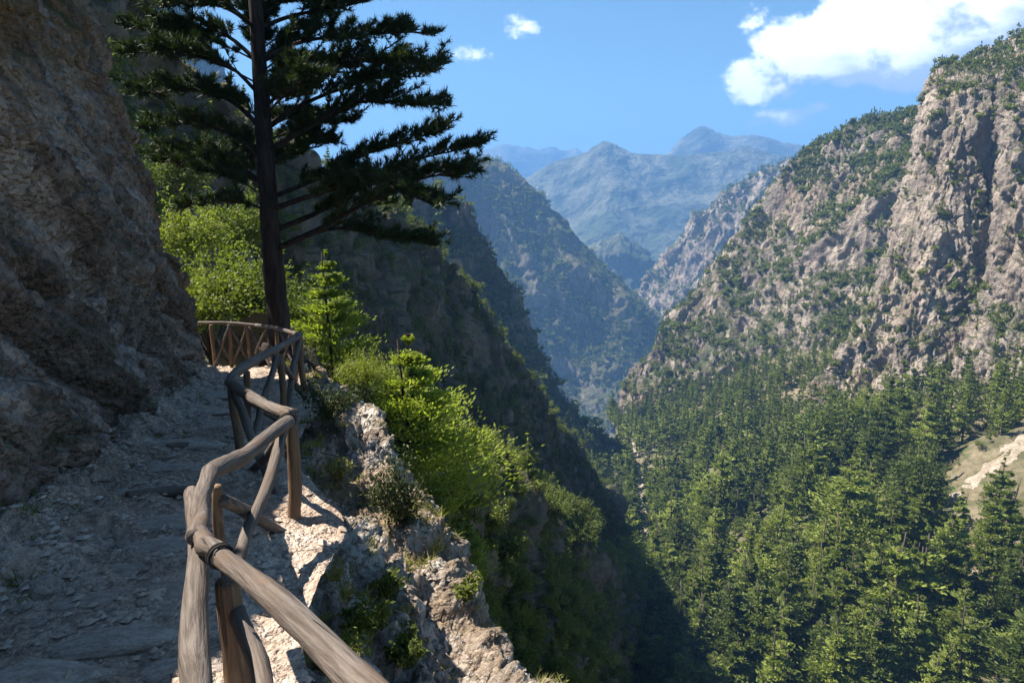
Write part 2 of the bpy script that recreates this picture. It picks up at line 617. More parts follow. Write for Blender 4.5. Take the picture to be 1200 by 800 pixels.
M_SCREE = rock_mat("pale_scree", 3.0, (0.42, 0.35, 0.28), (0.27, 0.22, 0.17), (0.2, 0.17, 0.09), stain_amt=0.5, streak=(1, 1, 1), bump=0.9, bump_d=0.6)
M_BED = rock_mat("stream_bed_stone", 2.0, (0.36, 0.315, 0.27), (0.2, 0.17, 0.14), (0.12, 0.11, 0.07), stain_amt=0.6, streak=(1, 1, 1), bump=0.9, bump_d=0.5, peb=0.9)
M_PINE = leaf_mat("pine_needles", (0.045, 0.066, 0.012), (0.235, 0.275, 0.05), 0.34, 0.5, 0.25)
M_PINE_YOUNG = leaf_mat("young_conifer_needles", (0.11, 0.15, 0.022), (0.33, 0.37, 0.065), 0.55, 0.2, 1.2)
M_PINE_OLD = leaf_mat("old_pine_needles", (0.012, 0.022, 0.008), (0.05, 0.075, 0.018), 0.2, 0.1, 0.8)
M_BROAD = leaf_mat("broad_leaves", (0.055, 0.08, 0.014), (0.215, 0.24, 0.04), 0.42, 0.5, 0.9)
M_SHRUB = leaf_mat("shrub_leaves", (0.055, 0.078, 0.014), (0.18, 0.20, 0.04), 0.38, 0.3, 2.0)
M_SHRUB_DARK = leaf_mat("dark_shrub_leaves", (0.02, 0.028, 0.009), (0.07, 0.085, 0.02), 0.2, 0.2, 2.0)
M_GRASS = leaf_mat("dry_grass", (0.10, 0.115, 0.02), (0.34, 0.29, 0.11), 0.4, 0.3, 2.5)
M_BARK = bark_mat("pine_bark", (0.014, 0.010, 0.009), (0.055, 0.038, 0.032), 9.0)
M_BARK2 = bark_mat("far_bark", (0.05, 0.036, 0.028), (0.12, 0.09, 0.07), 3.0)
M_WOOD = wood_mat("weathered_rail_wood", (0.055, 0.042, 0.034), (0.165, 0.135, 0.115), (0.11, 0.075, 0.052))
M_POST = wood_mat("brown_post_wood", (0.085, 0.052, 0.034), (0.19, 0.122, 0.078), (0.23, 0.145, 0.08))
M_DARKLOG = wood_mat("dark_buried_wood", (0.07, 0.05, 0.04), (0.16, 0.115, 0.09), (0.12, 0.09, 0.07))
M_WIRE = new_mat("dark_binding")[0]
M_WIRE.node_tree.nodes["Principled BSDF"].inputs["Base Color"].default_value = (0.03, 0.026, 0.024, 1)

# ------------------------------------------------------------------ haze
def haze_box():
    m = bpy.data.materials.new("haze_air")
    m.use_nodes = True
    nt = m.node_tree
    nt.nodes.remove(nt.nodes["Principled BSDF"])
    v = nt.nodes.new("ShaderNodeVolumePrincipled")
    v.inputs["Color"].default_value = HAZE_COLOR
    v.inputs["Density"].default_value = HAZE_DENSITY
    v.inputs["Anisotropy"].default_value = 0.1
    nt.links.new(v.outputs[0], nt.nodes["Material Output"].inputs["Volume"])
    x0, x1, y0, y1, z0, z1 = -5600, 5600, -420, 11200, -702, 900
    V = [(x, y, z) for z in (z0, z1) for y in (y0, y1) for x in (x0, x1)]
    F = [(0, 2, 3, 1), (4, 5, 7, 6), (0, 1, 5, 4), (2, 6, 7, 3), (0, 4, 6, 2), (1, 3, 7, 5)]
    o = link("haze", new_mesh("haze", np.array(V), [np.array(F)], [m]), kind="stuff")
    return o


haze_box()

# ------------------------------------------------------------------ the gorge: big terrain
def lerp(a, b, f):
    return a * (1 - f) + b * f


def rows(cols):
    """list of columns of points -> array [row][col]"""
    return np.swapaxes(np.array(cols, float), 0, 1)


def cliff_disp(a1, l1, a2, l2, a3, l3, seed, tilt=(0, 0, 0.4), lowfreq_seed=0):
    tilt = np.array([1, 1, 0.4]) if tilt is None else np.asarray(tilt)

    def f(p, n):
        q = p * tilt
        d = a1 * fbm(q / l1, 3, seed) + a2 * (ridged(q / l2 + 0.2 * fbm(p / l2, 2, seed + 40)[:, None], 4, seed + 7) - 0.75)
        f1, e, cid = worley(p * np.array([1, 1, 0.55]) / l3, seed + 3)
        d += a3 * ((cid - 0.5) * 1.4 - 1.1 * f1)
        d += a3 * 0.6 * fbm(p / (l3 * 0.5), 3, seed + 21)
        return d
    return f


def soft_disp(a, l, seed, octv=5):
    return lambda p, n: a * fbm(p / l, octv, seed)


# valley floor below everything, out to the horizon
def floor_sheet():
    xs = np.linspace(-5500, 5500, 80)
    ys = np.concatenate([np.linspace(-400, 1000, 40), np.linspace(1100, 11000, 60)])
    G = np.stack(np.meshgrid(xs, ys, indexing="ij"), -1)
    z = -300 + 12 * fbm(np.stack([G[..., 0].ravel() / 300, G[..., 1].ravel() / 300, np.zeros(G[..., 0].size)], 1), 3, 5).reshape(G.shape[:2])
    z -= 370 * np.clip((G[..., 1] - 560) / 700, 0, 1)
    V = np.concatenate([G, z[..., None]], -1)
    nu, nv = V.shape[:2]
    i = np.arange(nu - 1)[:, None] * nv
    j = np.arange(nv - 1)[None]
    q = np.stack([i + j, i + nv + j, i + nv + j + 1, i + j + 1], -1).reshape(-1, 4)
    link("ground", new_mesh("ground", V.reshape(-1, 3), [q], [M_FOREST], smooth=True), kind="structure")


floor_sheet()

# stream line: (y, x, z)
_ST = np.array([[40, 6, -150.0], [90, 17, -151], [150, 27, -154]] + [[Y, *P(x, y, Y)[[0, 2]]] for x, y, Y in ((738, 795, 180), (748, 690, 244), (752, 610, 335), (746, 548, 420), (728, 492, 560), (722, 478, 720), (640, 470, 950))])


def stream(y):
    return np.interp(y, _ST[:, 0], _ST[:, 1]), np.interp(y, _ST[:, 0], _ST[:, 2])


# right forested slope, from the stream up to under the cliffs
def right_slope():
    ys = [50, 80, 110, 140, 170, 200, 240, 280, 330, 380, 430, 490, 560, 640]
    cols = []
    for y in ys:
        x, z = stream(y)
        k = 0.62
        col = []
        for d in (-9, 0, 8, 30, 60, 100, 150, 210, 290):
            col.append((x + d, y - 0.12 * d, z + (1.5 if d < 0 else 0) + k * max(0, d - 3) - 0.0004 * d * d))
        cols.append(col)

    def disp(p, n):
        return 5.0 * fbm(p / 45.0, 3, 61) + 1.6 * ridged(p / 14.0, 3, 63) - 1.0 + 0.5 * fbm(p / 3.0, 3, 65)
    return sheet("right_slope", rows(cols), 240, 330, disp, (-0.5, -0.2, 0.8), M_FOREST, key="F")


right_slope()


def pcol(*pts):
    return [P(*p) for p in pts]


def right_cliff():
    c = [
        pcol((1125, 95, 560), (1110, 108, 500), (1090, 250, 470), (1060, 350, 450), (1010, 430, 430), (985, 520, 400)),
        pcol((1118, 80, 520), (1095, 104, 415), (1064, 230, 390), (1007, 365, 368), (957, 458, 350), (940, 540, 325)),
        pcol((1130, 72, 500), (1118, 108, 392), (1100, 225, 362), (1052, 360, 345), (1010, 455, 330), (1000, 540, 305)),
        pcol((1152, 60, 490), (1148, 102, 384), (1136, 225, 358), (1105, 360, 335), (1060, 452, 318), (1050, 540, 295)),
        pcol((1174, 50, 490), (1168, 96, 386), (1166, 190, 364), (1156, 325, 337), (1112, 440, 310), (1095, 540, 285)),
        pcol((1205, 36, 480), (1192, 92, 384), (1182, 165, 346), (1174, 325, 318), (1150, 430, 295), (1140, 540, 275)),
        pcol((1255, 12, 470), (1245, 80, 372), (1240, 180, 335), (1232, 330, 300), (1220, 430, 280), (1210, 540, 262)),
        pcol((1360, -10, 450), (1350, 60, 360), (1350, 200, 320), (1345, 340, 290), (1340, 430, 260), (1330, 540, 245)),
    ]
    return sheet("right_cliff", rows(c), 430, 520, cliff_disp(5.0, 55, 3.6, 20, 1.9, 6, 101, (1, 1, 0.24)), (-0.6, -0.7, 0.3), M_RIGHT, key="R1", coarse=8)


right_cliff()


FAR = 1.9      # the far ridges stand this much farther off


def ridge_from(crest, base, mids, back, far=1.0):
    """columns between a crest line and a base line; mids: fractions, back: row behind the crest"""
    cols = []
    for (x, y, Y), (bx, by, bY) in zip(crest, base):
        a, b = P(x, y, Y * far), P(bx, by, bY * far)
        bk = a + np.array(back) * far
        col = [bk, a]
        for f, lift in mids:
            m = lerp(a, b, f)
            m = m + np.array([0, 0, lift * abs(a[2] - b[2])])
            col.append(m)
        col.append(b)
        cols.append(col)
    return rows(cols)


def right_ridge():
    crest = [(1180, 116, 560), (1120, 126, 570), (1085, 137, 590), (1050, 143, 610), (1020, 152, 630), (990, 164, 650), (960, 180, 670), (940, 196, 690), (915, 226, 690), (885, 264, 680), (855, 302, 660), (825, 340, 640), (795, 374, 620), (770, 404, 600), (750, 434, 585), (737, 465, 570), (732, 492, 560)]
    base = [(1180, 480, 380), (1100, 460, 400), (1060, 460, 420), (1020, 470, 430), (990, 480, 440), (960, 490, 445), (935, 500, 450), (910, 505, 455), (885, 510, 460), (865, 513, 465), (845, 516, 470), (825, 520, 475), (805, 525, 480), (785, 531, 480), (770, 537, 478), (758, 543, 475), (748, 550, 470)]
    ctrl = ridge_from(crest, base, ((0.18, 0.09), (0.45, 0.03), (0.75, -0.02)), (60, 70, -30))
    c = np.cos(R(35))

    def disp(p, n):
        # ribs that fall towards the lower left
        q = np.stack([p[:, 0] * 0.80 - p[:, 2] * 0.6, p[:, 1] * 0.7, 0.35 * (p[:, 0] * 0.6 + p[:, 2] * 0.8)], 1)
        d = 10.0 * (ridged(q / 75.0, 2, 131) - 0.6) + 6 * (ridged(q / 26.0, 4, 135) - 0.7)
        f1, e, cid = worley(p * np.array([1, 1, 0.6]) / 10.0, 133)
        return d + 2.6 * ((cid - 0.5) * 1.3 - f1) + 1.6 * fbm(p / 5.0, 3, 137)
    return sheet("right_ridge", ctrl, 430, 330, disp, (-0.6, -0.7, 0.3), M_RIDGE, key="R2", coarse=8)


right_ridge()


def far_right_ridge():
    crest = [(1010, 165, 940), (945, 188, 950), (905, 202, 960), (870, 216, 970), (840, 236, 980), (820, 256, 990), (795, 284, 1000), (775, 309, 1010), (757, 329, 1020), (738, 352, 1040)]
    base = [(960, 430, 800), (900, 440, 800), (860, 450, 800), (830, 455, 800), (810, 460, 800), (795, 465, 800), (785, 470, 800), (775, 474, 800), (762, 478, 810), (745, 482, 820)]
    ctrl = ridge_from(crest, base, ((0.15, 0.04), (0.5, 0.02), (0.8, 0.0)), (60, 90, -40), FAR)
    return sheet("far_right_ridge", ctrl, 260, 240, cliff_disp(22, 200, 24, 90, 8, 30, 151, (1, 1, 0.3)), (-0.6, -0.7, 0.3), M_RIDGE, key="R3", coarse=8)


far_right_ridge()


def left_spur():          # the broad spur across the gorge, about 0.8 km away
    crest = [(380, 222, 840), (430, 214, 850), (490, 206, 860), (545, 201, 880), (578, 201, 890), (612, 214, 890), (650, 247, 880), (690, 285, 870), (720, 318, 860), (750, 352, 850), (772, 385, 835), (768, 425, 800), (745, 462, 750), (726, 492, 690)]
    base = [(430, 470, 740), (480, 480, 740), (530, 490, 740), (575, 500, 735), (605, 505, 735), (635, 510, 730), (660, 515, 720), (680, 515, 710), (695, 518, 700), (705, 520, 690), (712, 522, 680), (718, 524, 672), (722, 526, 665), (724, 528, 655)]
    ctrl = ridge_from(crest, base, ((0.15, 0.06), (0.5, 0.02), (0.8, 0.0)), (-70, 80, -20), FAR)

    def disp(p, n):
        q = np.stack([p[:, 0] * 0.8 + p[:, 2] * 0.45, p[:, 1], 0.3 * p[:, 2]], 1)
        q = q / FAR
        return FAR * (20 * (ridged(q / 130.0, 2, 171) - 0.65) + 7 * (ridged(q / 45, 4, 175) - 0.7) + 3.5 * fbm(p / FAR / 11.0, 3, 177))
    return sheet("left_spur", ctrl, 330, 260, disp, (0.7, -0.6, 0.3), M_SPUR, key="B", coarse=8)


left_spur()


def middle_spur():        # rocky spur in front of it, with the lit tongue of trees down to the stream
    crest = [(400, 240, 400), (440, 236, 415), (480, 230, 428), (505, 227, 436), (530, 236, 440), (552, 262, 440), (575, 306, 438), (600, 344, 434), (615, 378, 430), (628, 424, 426), (655, 462, 424), (695, 500, 424), (728, 535, 424), (748, 562, 418)]
    base = [(450, 470, 385), (480, 470, 395), (520, 480, 402), (545, 490, 405), (570, 500, 405), (590, 510, 402), (610, 520, 400), (625, 530, 396), (640, 545, 385), (660, 575, 365), (690, 600, 350), (715, 625, 335), (740, 645, 325), (752, 655, 315)]
    ctrl = ridge_from(crest, base, ((0.15, 0.03), (0.5, 0.02), (0.8, 0.0)), (-50, 45, -12))
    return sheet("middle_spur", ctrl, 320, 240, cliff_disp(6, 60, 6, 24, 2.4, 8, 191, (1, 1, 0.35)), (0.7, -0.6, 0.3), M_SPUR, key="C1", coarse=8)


middle_spur()


def left_slope():         # the steep shaded mountainside behind the big pine
    crest = [(60, -120, 44), (140, -20, 58), (200, 70, 66), (262, 132, 78), (330, 182, 95), (400, 218, 115), (460, 262, 135), (510, 292, 155), (545, 334, 170), (580, 392, 188), (612, 441, 208), (640, 481, 228), (700, 560, 272), (745, 612, 298), (772, 692, 292), (785, 760, 285)]
    base = [(120, 480, 34), (190, 460, 42), (225, 450, 48), (275, 450, 57), (352, 450, 76), (432, 460, 98), (505, 530, 121), (562, 590, 142), (612, 640, 157), (652, 690, 174), (682, 730, 194), (706, 760, 212), (748, 800, 252), (770, 830, 274), (786, 850, 270), (792, 870, 266)]
    ctrl = ridge_from(crest, base, ((0.12, 0.03), (0.45, 0.0), (0.75, -0.03)), (-22, 18, -4))
    return sheet("left_slope", ctrl, 420, 330, cliff_disp(2.6, 26, 2.8, 11, 1.1, 3.6, 211, (1, 1, 0.35)), (0.8, -0.5, 0.2), M_LEFT, key="L", coarse=8)


left_slope()


def near_forest_slope():  # falls from below the path to the stream
    r0 = [(300, 400, 15), (380, 455, 18), (440, 482, 24), (500, 520, 34), (560, 560, 50), (610, 596, 75), (650, 622, 100), (700, 648, 150), (745, 676, 214), (772, 712, 250)]
    r1 = [(320, 490, 13), (400, 530, 15), (470, 575, 22), (520, 615, 32), (580, 650, 48), (630, 680, 75), (670, 695, 105), (710, 715, 140), (750, 730, 190), (768, 752, 224)]
    r2 = [(350, 540, 10), (420, 570, 12), (500, 640, 17), (520, 690, 24), (570, 745, 34), (620, 795, 50), (660, 806, 75), (692, 808, 105), (716, 810, 140), (740, 818, 178), (754, 820, 196)][1:]
    r2 = [(350, 540, 10)] + r2[:-1]
    a0 = np.array([P(*p) for p in r0])
    bk = a0 + np.stack([-1.5 - 0.12 * a0[:, 1], 0.28 * a0[:, 1], -0.10 * a0[:, 1]], 1)
    a1 = np.array([P(*p) for p in r1])
    a2 = np.array([P(*p) for p in r2])
    a3 = np.array([P(x + 18, y + 130, Y * 0.82) for x, y, Y in r2])
    ctrl = np.stack([bk, a0, a1, a2, a3])
    return sheet("near_forest_slope", ctrl, 200, 300, lambda p, n: np.clip(p[:, 1] / 60, 0.15, 1) * (3.5 * fbm(p / 18.0, 3, 231) + 1.8 * ridged(p / 7.0, 3, 235) - 1.0 + 0.4 * fbm(p / 1.6, 2, 233)), (0.6, -0.3, 0.7), M_LEFT, key="D", coarse=6)


near_forest_slope()


def mountain(name, crest, base, nu, nv, a, l, seed, key, back=(0, 300, -80)):
    ctrl = ridge_from(crest, base, ((0.25, -0.03), (0.6, -0.03)), back, FAR)

    def disp(p, n):
        p = p / FAR
        return FAR * (a * (ridged(p * np.array([1, 1, 0.5]) / l, 7, seed, 0.55) - 0.8) + a * 0.5 * fbm(p / (l * 0.4), 4, seed + 9))
    sheet(name, ctrl, nu, nv, disp, (0, -0.8, 0.5), M_FAR, key=key, coarse=0)


mountain("far_range", [(380, 190, 4300), (480, 184, 4300), (545, 180, 4300), (590, 178, 4300), (640, 178, 4300), (680, 182, 4350), (720, 188, 4400), (780, 195, 4400)], [(380, 330, 3600), (480, 330, 3600), (545, 330, 3600), (590, 330, 3600), (640, 330, 3600), (680, 330, 3600), (720, 330, 3600), (780, 330, 3600)], 150, 60, 40, 600, 251, "M1")
mountain("distant_peak", [(690, 200, 3100), (745, 186, 3050), (782, 182, 3000), (802, 167, 3000), (822, 152, 3000), (840, 156, 3000), (860, 161, 3000), (882, 159, 3000), (905, 162, 3000), (930, 168, 3000), (955, 177, 3000), (1010, 195, 3000), (1080, 215, 3000)], [(690, 300, 2500), (745, 300, 2500), (782, 300, 2500), (802, 300, 2500), (822, 300, 2500), (840, 300, 2500), (860, 300, 2500), (882, 300, 2500), (905, 300, 2500), (930, 300, 2500), (955, 300, 2500), (1010, 300, 2500), (1080, 300, 2500)], 200, 80, 16, 360, 261, "M3")
mountain("main_peak", [(520, 262, 2250), (580, 232, 2250), (625, 210, 2250), (652, 197, 2250), (680, 186, 2250), (698, 173, 2250), (711, 167, 2250), (728, 174, 2250), (750, 183, 2250), (790, 186, 2250), (830, 184, 2250), (870, 179, 2250), (905, 179, 2250), (940, 181, 2250), (980, 172, 2250), (1040, 165, 2250), (1120, 170, 2250)], [(520, 420, 1500), (580, 420, 1450), (625, 420, 1400), (652, 420, 1380), (680, 420, 1350), (698, 420, 1350), (711, 420, 1350), (728, 420, 1350), (750, 420, 1350), (790, 420, 1350), (830, 420, 1380), (870, 410, 1400), (905, 400, 1450), (940, 390, 1500), (980, 390, 1500), (1040, 390, 1500), (1120, 390, 1500)], 520, 280, 17, 300, 271, "M2")
mountain("low_hill", [(640, 330, 1350), (680, 300, 1350), (705, 284, 1350), (722, 278, 1350), (742, 292, 1340), (762, 322, 1330), (785, 360, 1320)], [(640, 480, 1100), (680, 480, 1100), (705, 480, 1100), (722, 480, 1100), (742, 480, 1100), (762, 480, 1100), (785, 480, 1100)], 120, 100, 18, 120, 281, "M4", (0, 120, -60))
mountain("hazy_mountain", [(20, -120, 640), (90, -110, 660), (150, -60, 680), (190, -14, 690), (216, 16, 700), (238, 62, 710), (260, 130, 730), (300, 200, 750), (380, 260, 760)], [(20, 400, 520), (90, 400, 520), (150, 400, 520), (200, 400, 520), (235, 400, 540), (280, 400, 560), (340, 400, 600), (400, 400, 640), (450, 400, 660)], 160, 140, 14, 110, 291, "M0", (-60, 90, -30))


# stream bed with pale stones, and the pale scree scar on the right slope
def stream_bed():
    ys = np.linspace(120, 700, 60)
    cols = []
    for y in ys:
        x, z = stream(y)
        w = 1.7 + 0.8 * math.sin(y * 0.07) + 0.8 * math.sin(y * 0.19)
        cols.append([(x - w - 1, y, z + 2.6), (x - w * 0.4, y, z + 1.9), (x + w * 0.5, y, z + 1.9), (x + w + 1, y, z + 3.4)])
    return sheet("stream_bed", rows(cols), 20, 420, lambda p, n: 0.9 * fbm(p / 2.2, 4, 301) + 0.9 * fbm(p / 14.0, 2, 303), (0, 0, 1), M_BED, key="stream", coarse=0)


stream_bed()

# ------------------------------------------------------------------ near cliff, path and ledge
def path_z(y):
    return -1.6 - 0.125 * np.asarray(y, float)


BASE = [(-2.5, -2.5), (-2.6, -1), (-2.66, 1.0), (-2.74, 2.6), (-2.8, 3.6), (-3.2, 5.0), (-3.6, 6.4), (-4.05, 7.8), (-4.45, 9.2), (-4.8, 10.4), (-5.3, 11.2), (-6.6, 11.9), (-8.6, 12.6), (-12, 13.2)]


def cliff():
    cols = []
    for k, (x, y) in enumerate(BASE):
        z0 = float(path_z(min(y, 11)))
        # horizontal direction into the rock
        if k < 9:
            nx, ny = -1.0, 0.06
        else:
            f = (k - 9) / 4
            nx, ny = -1 + 0.75 * f, 0.06 - 1.0 * f
            l = math.hypot(nx, ny)
            nx, ny = nx / l, ny / l
        col = []
        for h, off in ((-1.4, -0.12), (-0.3, -0.03), (0.6, 0.08), (1.6, 0.28), (2.8, 0.58), (4.2, 0.92), (5.6, 1.35), (6.5, 2.3), (7.5, 4.2), (9, 7.5)):
            jj = 0.0
            hf = float(np.interp(y, [2, 10.5], [0.60, 1.12])) if h > 0 else 1.0
            col.append((x + nx * off * hf, y + ny * off * hf, z0 + h * hf))
        cols.append(col)

    def disp(p, n):
        # ribs run from upper left to lower right as one looks along the wall
        q = np.stack([p[:, 0] * 0.8, p[:, 1] * 0.62 + p[:, 2] * 0.78, 0.32 * (p[:, 1] * 0.78 - p[:, 2] * 0.62)], 1)
        d = 0.1 * fbm(q / 1.9, 2, 311) + 0.15 * (ridged(q / 0.95 + 0.15 * fbm(p / 0.8, 2, 312)[:, None], 5, 313, 0.55) - 0.8)
        # slabs parted by sloping cracks
        f1, e, cid = worley(q / np.array([0.9, 0.55, 0.8]) + 0.22 * fbm(p / 0.6, 3, 322)[:, None], 321)
        d += 0.15 * (cid - 0.5) - 0.2 * np.exp(-e / 0.06)
        f1, e, cid = worley(q / 0.34 + 0.25 * fbm(p / 0.3, 2, 319)[:, None], 315)
        d += 0.07 * ((cid - 0.5) * 1.2 - f1 * 1.0)
        f1, e, cid = worley(p / 0.13, 316)
        d += 0.026 * ((cid - 0.5) - f1)
        d += 0.045 * fbm(p / 0.16, 4, 317)
        # the bulge and the undercut near its foot, and a long recess that falls along the wall
        hz = p[:, 2] - path_z(p[:, 1])
        d += 0.14 * np.exp(-((p[:, 1] - 3.55) / 0.5) ** 2 - ((hz - 0.2) / 0.25) ** 2)
        d -= 0.26 * np.exp(-((p[:, 1] - 3.5) / 0.7) ** 2 - ((hz + 0.02) / 0.2) ** 2)
        line = hz - (3.3 - 0.36 * (p[:, 1] - 3.0))
        d -= 0.2 * np.exp(-((line + 0.5) / 0.5) ** 2) * np.clip(1 - np.abs(p[:, 1] - 5) / 4, 0, 1)
        d += 0.22 * np.exp(-((line - 0.35) / 0.45) ** 2) * np.clip(1 - np.abs(p[:, 1] - 6) / 5, 0, 1)
        return d
    return sheet("cliff", rows(cols), 400, 520, disp, (1, -0.2, 0.2), M_CLIFF, key="cliff", coarse=10)


cliff()

FOOT_Y = [-2.5, -1.0, 0.9, 1.9, 2.8, 4.2, 5.8, 7.4, 8.9, 10.5, 11.7, 12.4, 13.2]
FOOT_X = [0.1, -0.05, -0.22, -0.86, -1.28, -1.36, -2.36, -2.55, -2.72, -3.3, -3.95, -5.3, -8.0]


def path():
    nu, nv = 300, 420
    ys = np.linspace(-2.4, 13.1, nv)
    xl = np.interp(ys, [b[1] for b in BASE], [b[0] for b in BASE]) - 0.9
    xr = np.interp(ys, FOOT_Y, FOOT_X) + 0.28
    k = np.ones(15) / 15
    xr = np.convolve(np.pad(xr, 7, mode="edge"), k, "valid")
    t = np.linspace(0, 1, nu)
    X = xl[None] + (xr - xl)[None] * t[:, None]
    Yg = np.broadcast_to(ys[None], X.shape)
    p = np.stack([X.ravel(), Yg.ravel(), np.zeros(X.size)], 1)
    z = path_z(p[:, 1])
    # worn treads: low risers across the path, skewed and uneven
    s = p[:, 1] * 1.05 + 0.28 * p[:, 0] + 0.35 * fbm(p / 1.1, 3, 331)
    fr = s - np.floor(s)
    step = -(np.clip((fr - 0.86) / 0.10, 0, 1) - fr) * 0.085
    z += step * np.clip(1.1 - np.abs(p[:, 0] + 1.9 + 0.24 * (p[:, 1] - 3)) * 0.55, 0.15, 1)
    z += 0.05 * fbm(p / 0.7, 4, 333) + 0.022 * fbm(p / 0.16, 3, 335)
    f1, e, cid = worley(p / 0.17, 337)
    z += 0.035 * np.clip(cid - 0.55, 0, 1) * np.clip(1 - 1.6 * f1, 0, 1) * 2
    f1, e, cid = worley(p / 0.065, 338)
    z += 0.014 * np.clip(cid - 0.4, 0, 1) * np.clip(1 - 1.5 * f1, 0, 1) * 2
    # rubble banks up against the wall
    d = p[:, 0] - np.repeat((xl + 0.9)[None], nu, 0).ravel()
    z += 0.22 * np.exp(-(np.clip(d, 0, 9) / 0.35)) + 0.08 * np.exp(-np.clip(d, 0, 9) / 0.5) * fbm(p / 0.2, 3, 339)
    G = np.stack([X, Yg, z.reshape(X.shape)], -1)
    i = np.arange(nu - 1)[:, None] * nv
    j = np.arange(nv - 1)[None]
    q = np.stack([i + j, i + nv + j, i + nv + j + 1, i + j + 1], -1).reshape(-1, 4)
    o = link("path", new_mesh("path", G.reshape(-1, 3), [q], [M_PATH], smooth=True), kind="structure")
    SHEETS["path"] = (G, normals(G, np.array([0, 0, 1.0])))
    BLOCK.append(G[::10, ::10])
    return o


PATH = path()


def path_height(x, y):
    G = SHEETS["path"][0]
    j = int(np.argmin(np.abs(G[0, :, 1] - y)))
    i = int(np.argmin(np.abs(G[:, j, 0] - x)))
    return float(G[i, j, 2])


def ledge():
    F = [(x, y) for x, y in zip(FOOT_X, FOOT_Y)]
    st = [
        [(0.3, -2.0, -1.75), (0.8, -1.6, -2.3), (1.3, -1.2, -3.0)],
        [(-0.1, -0.4, -1.72), (0.5, 0.0, -2.1), (1.1, 0.5, -2.8)],
        [(-0.25, 0.9, -1.80), P(520, 900, 2.2), P(690, 900, 3.0)],
        [(-0.86, 1.9, -1.92), P(455, 790, 3.25), P(622, 802, 3.85)],
        [(-1.3, 2.8, -2.06), P(425, 705, 4.1), P(575, 735, 4.5)],
        [(-1.38, 4.2, -2.27), P(430, 640, 4.9), P(532, 664, 5.2)],
        [(-2.3, 5.8, -2.44), P(400, 565, 6.2), P(497, 584, 6.4)],
        [(-2.52, 7.4, -2.62), P(392, 512, 7.4), P(458, 508, 7.8)],
        [(-2.72, 8.9, -2.74), P(375, 470, 8.9), P(418, 478, 8.9)],
        [(-3.3, 10.5, -2.96), P(362, 446, 10), P(388, 450, 10)],
        [(-4.0, 12, -3.1), P(347, 428, 12), P(366, 434, 12)],
        [(-5.4, 13, -3.2), P(290, 425, 13.4), P(296, 440, 13.8)],
    ]
    cols = []
    for a, b, c in st:
        a, b, c = (np.array(v, float) for v in (a, b, c))
        inner = a + np.array([-0.45, -0.12, -0.10])
        out = (c - a) * np.array([1, 1, 0])
        out = np.array([0.9, 0.42, 0]) if np.linalg.norm(out) < 0.1 else out / np.linalg.norm(out)
        out = out * 0.6 + np.array([0.75, 0.2, 0]) * 0.4
        cols.append([inner, a + np.array([0, 0, -0.02]), lerp(a, b, 0.55) + np.array([0, 0, 0.05]), b, lerp(b, c, 0.55) + np.array([0, 0, 0.07]), c, c + out * 0.32 + np.array([0, 0, -0.8]), c + out * 0.8 + np.array([0, 0, -2.6]), c + out * 2.0 + np.array([0, 0, -7])])

    def disp(p, n):
        y = p[:, 1]
        fx = np.interp(y, FOOT_Y, FOOT_X)
        w = np.clip((p[:, 0] - fx) / 0.5, 0.12, 1)
        d = 0.22 * fbm(p / 0.9, 2, 351) + 0.14 * (ridged(p / 0.7, 4, 353) - 0.7)
        f1, e, cid = worley(p * np.array([1, 1, 0.8]) / 0.38 + 0.22 * fbm(p / 0.3, 2, 359)[:, None], 355)
        d += 0.16 * ((cid - 0.45) - f1 * 0.95)
        f1, e, cid = worley(p / 0.12, 356)
        d += 0.035 * ((cid - 0.5) - f1)
        d += 0.05 * fbm(p / 0.15, 4, 357)
        return d * w
    return sheet("ledge", rows(cols), 340, 560, disp, (0.5, -0.3, 0.8), M_LEDGE, key="ledge", coarse=10)


LEDGE = ledge()
print("terrain verts", sum(len(o.data.vertices) for o in C.objects if o.type == "MESH"))

#@@REST

# ------------------------------------------------------------------ looking things up on the terrain
def grid_bvh(G):
    nu, nv = G.shape[:2]
    i = np.arange(nu - 1)[:, None] * nv
    j = np.arange(nv - 1)[None]
    q = np.stack([i + j, i + j + 1, i + nv + j + 1, i + nv + j], -1).reshape(-1, 4)
    return G.reshape(-1, 3), q


def make_bvh(grids):
    V, Q, n = [], [], 0
    for g in grids:
        v, q = grid_bvh(g)
        V.append(v)
        Q.append(q + n)
        n += len(v)
    return BVHTree.FromPolygons(np.concatenate(V).tolist(), np.concatenate(Q).tolist())


BVH_ALL = make_bvh(BLOCK)
O0 = Vector((0, 0, 0))


def visible(p, tol=0.97):
    v = Vector(p)
    d = v.length
    h = BVH_ALL.ray_cast(O0, v / d, d * tol)
    return h[0] is None


_BV = {}


def hit(key, px, py, step=1):
    """where the ray through a pixel meets a sheet"""
    if key not in _BV:
        _BV[key] = make_bvh([SHEETS[key][0][::step, ::step]])
    d = Vector(P(px, py, 1.0)).normalized()
    h = _BV[key].ray_cast(O0, d, 5000)
    return None if h[0] is None else np.array(h[0])


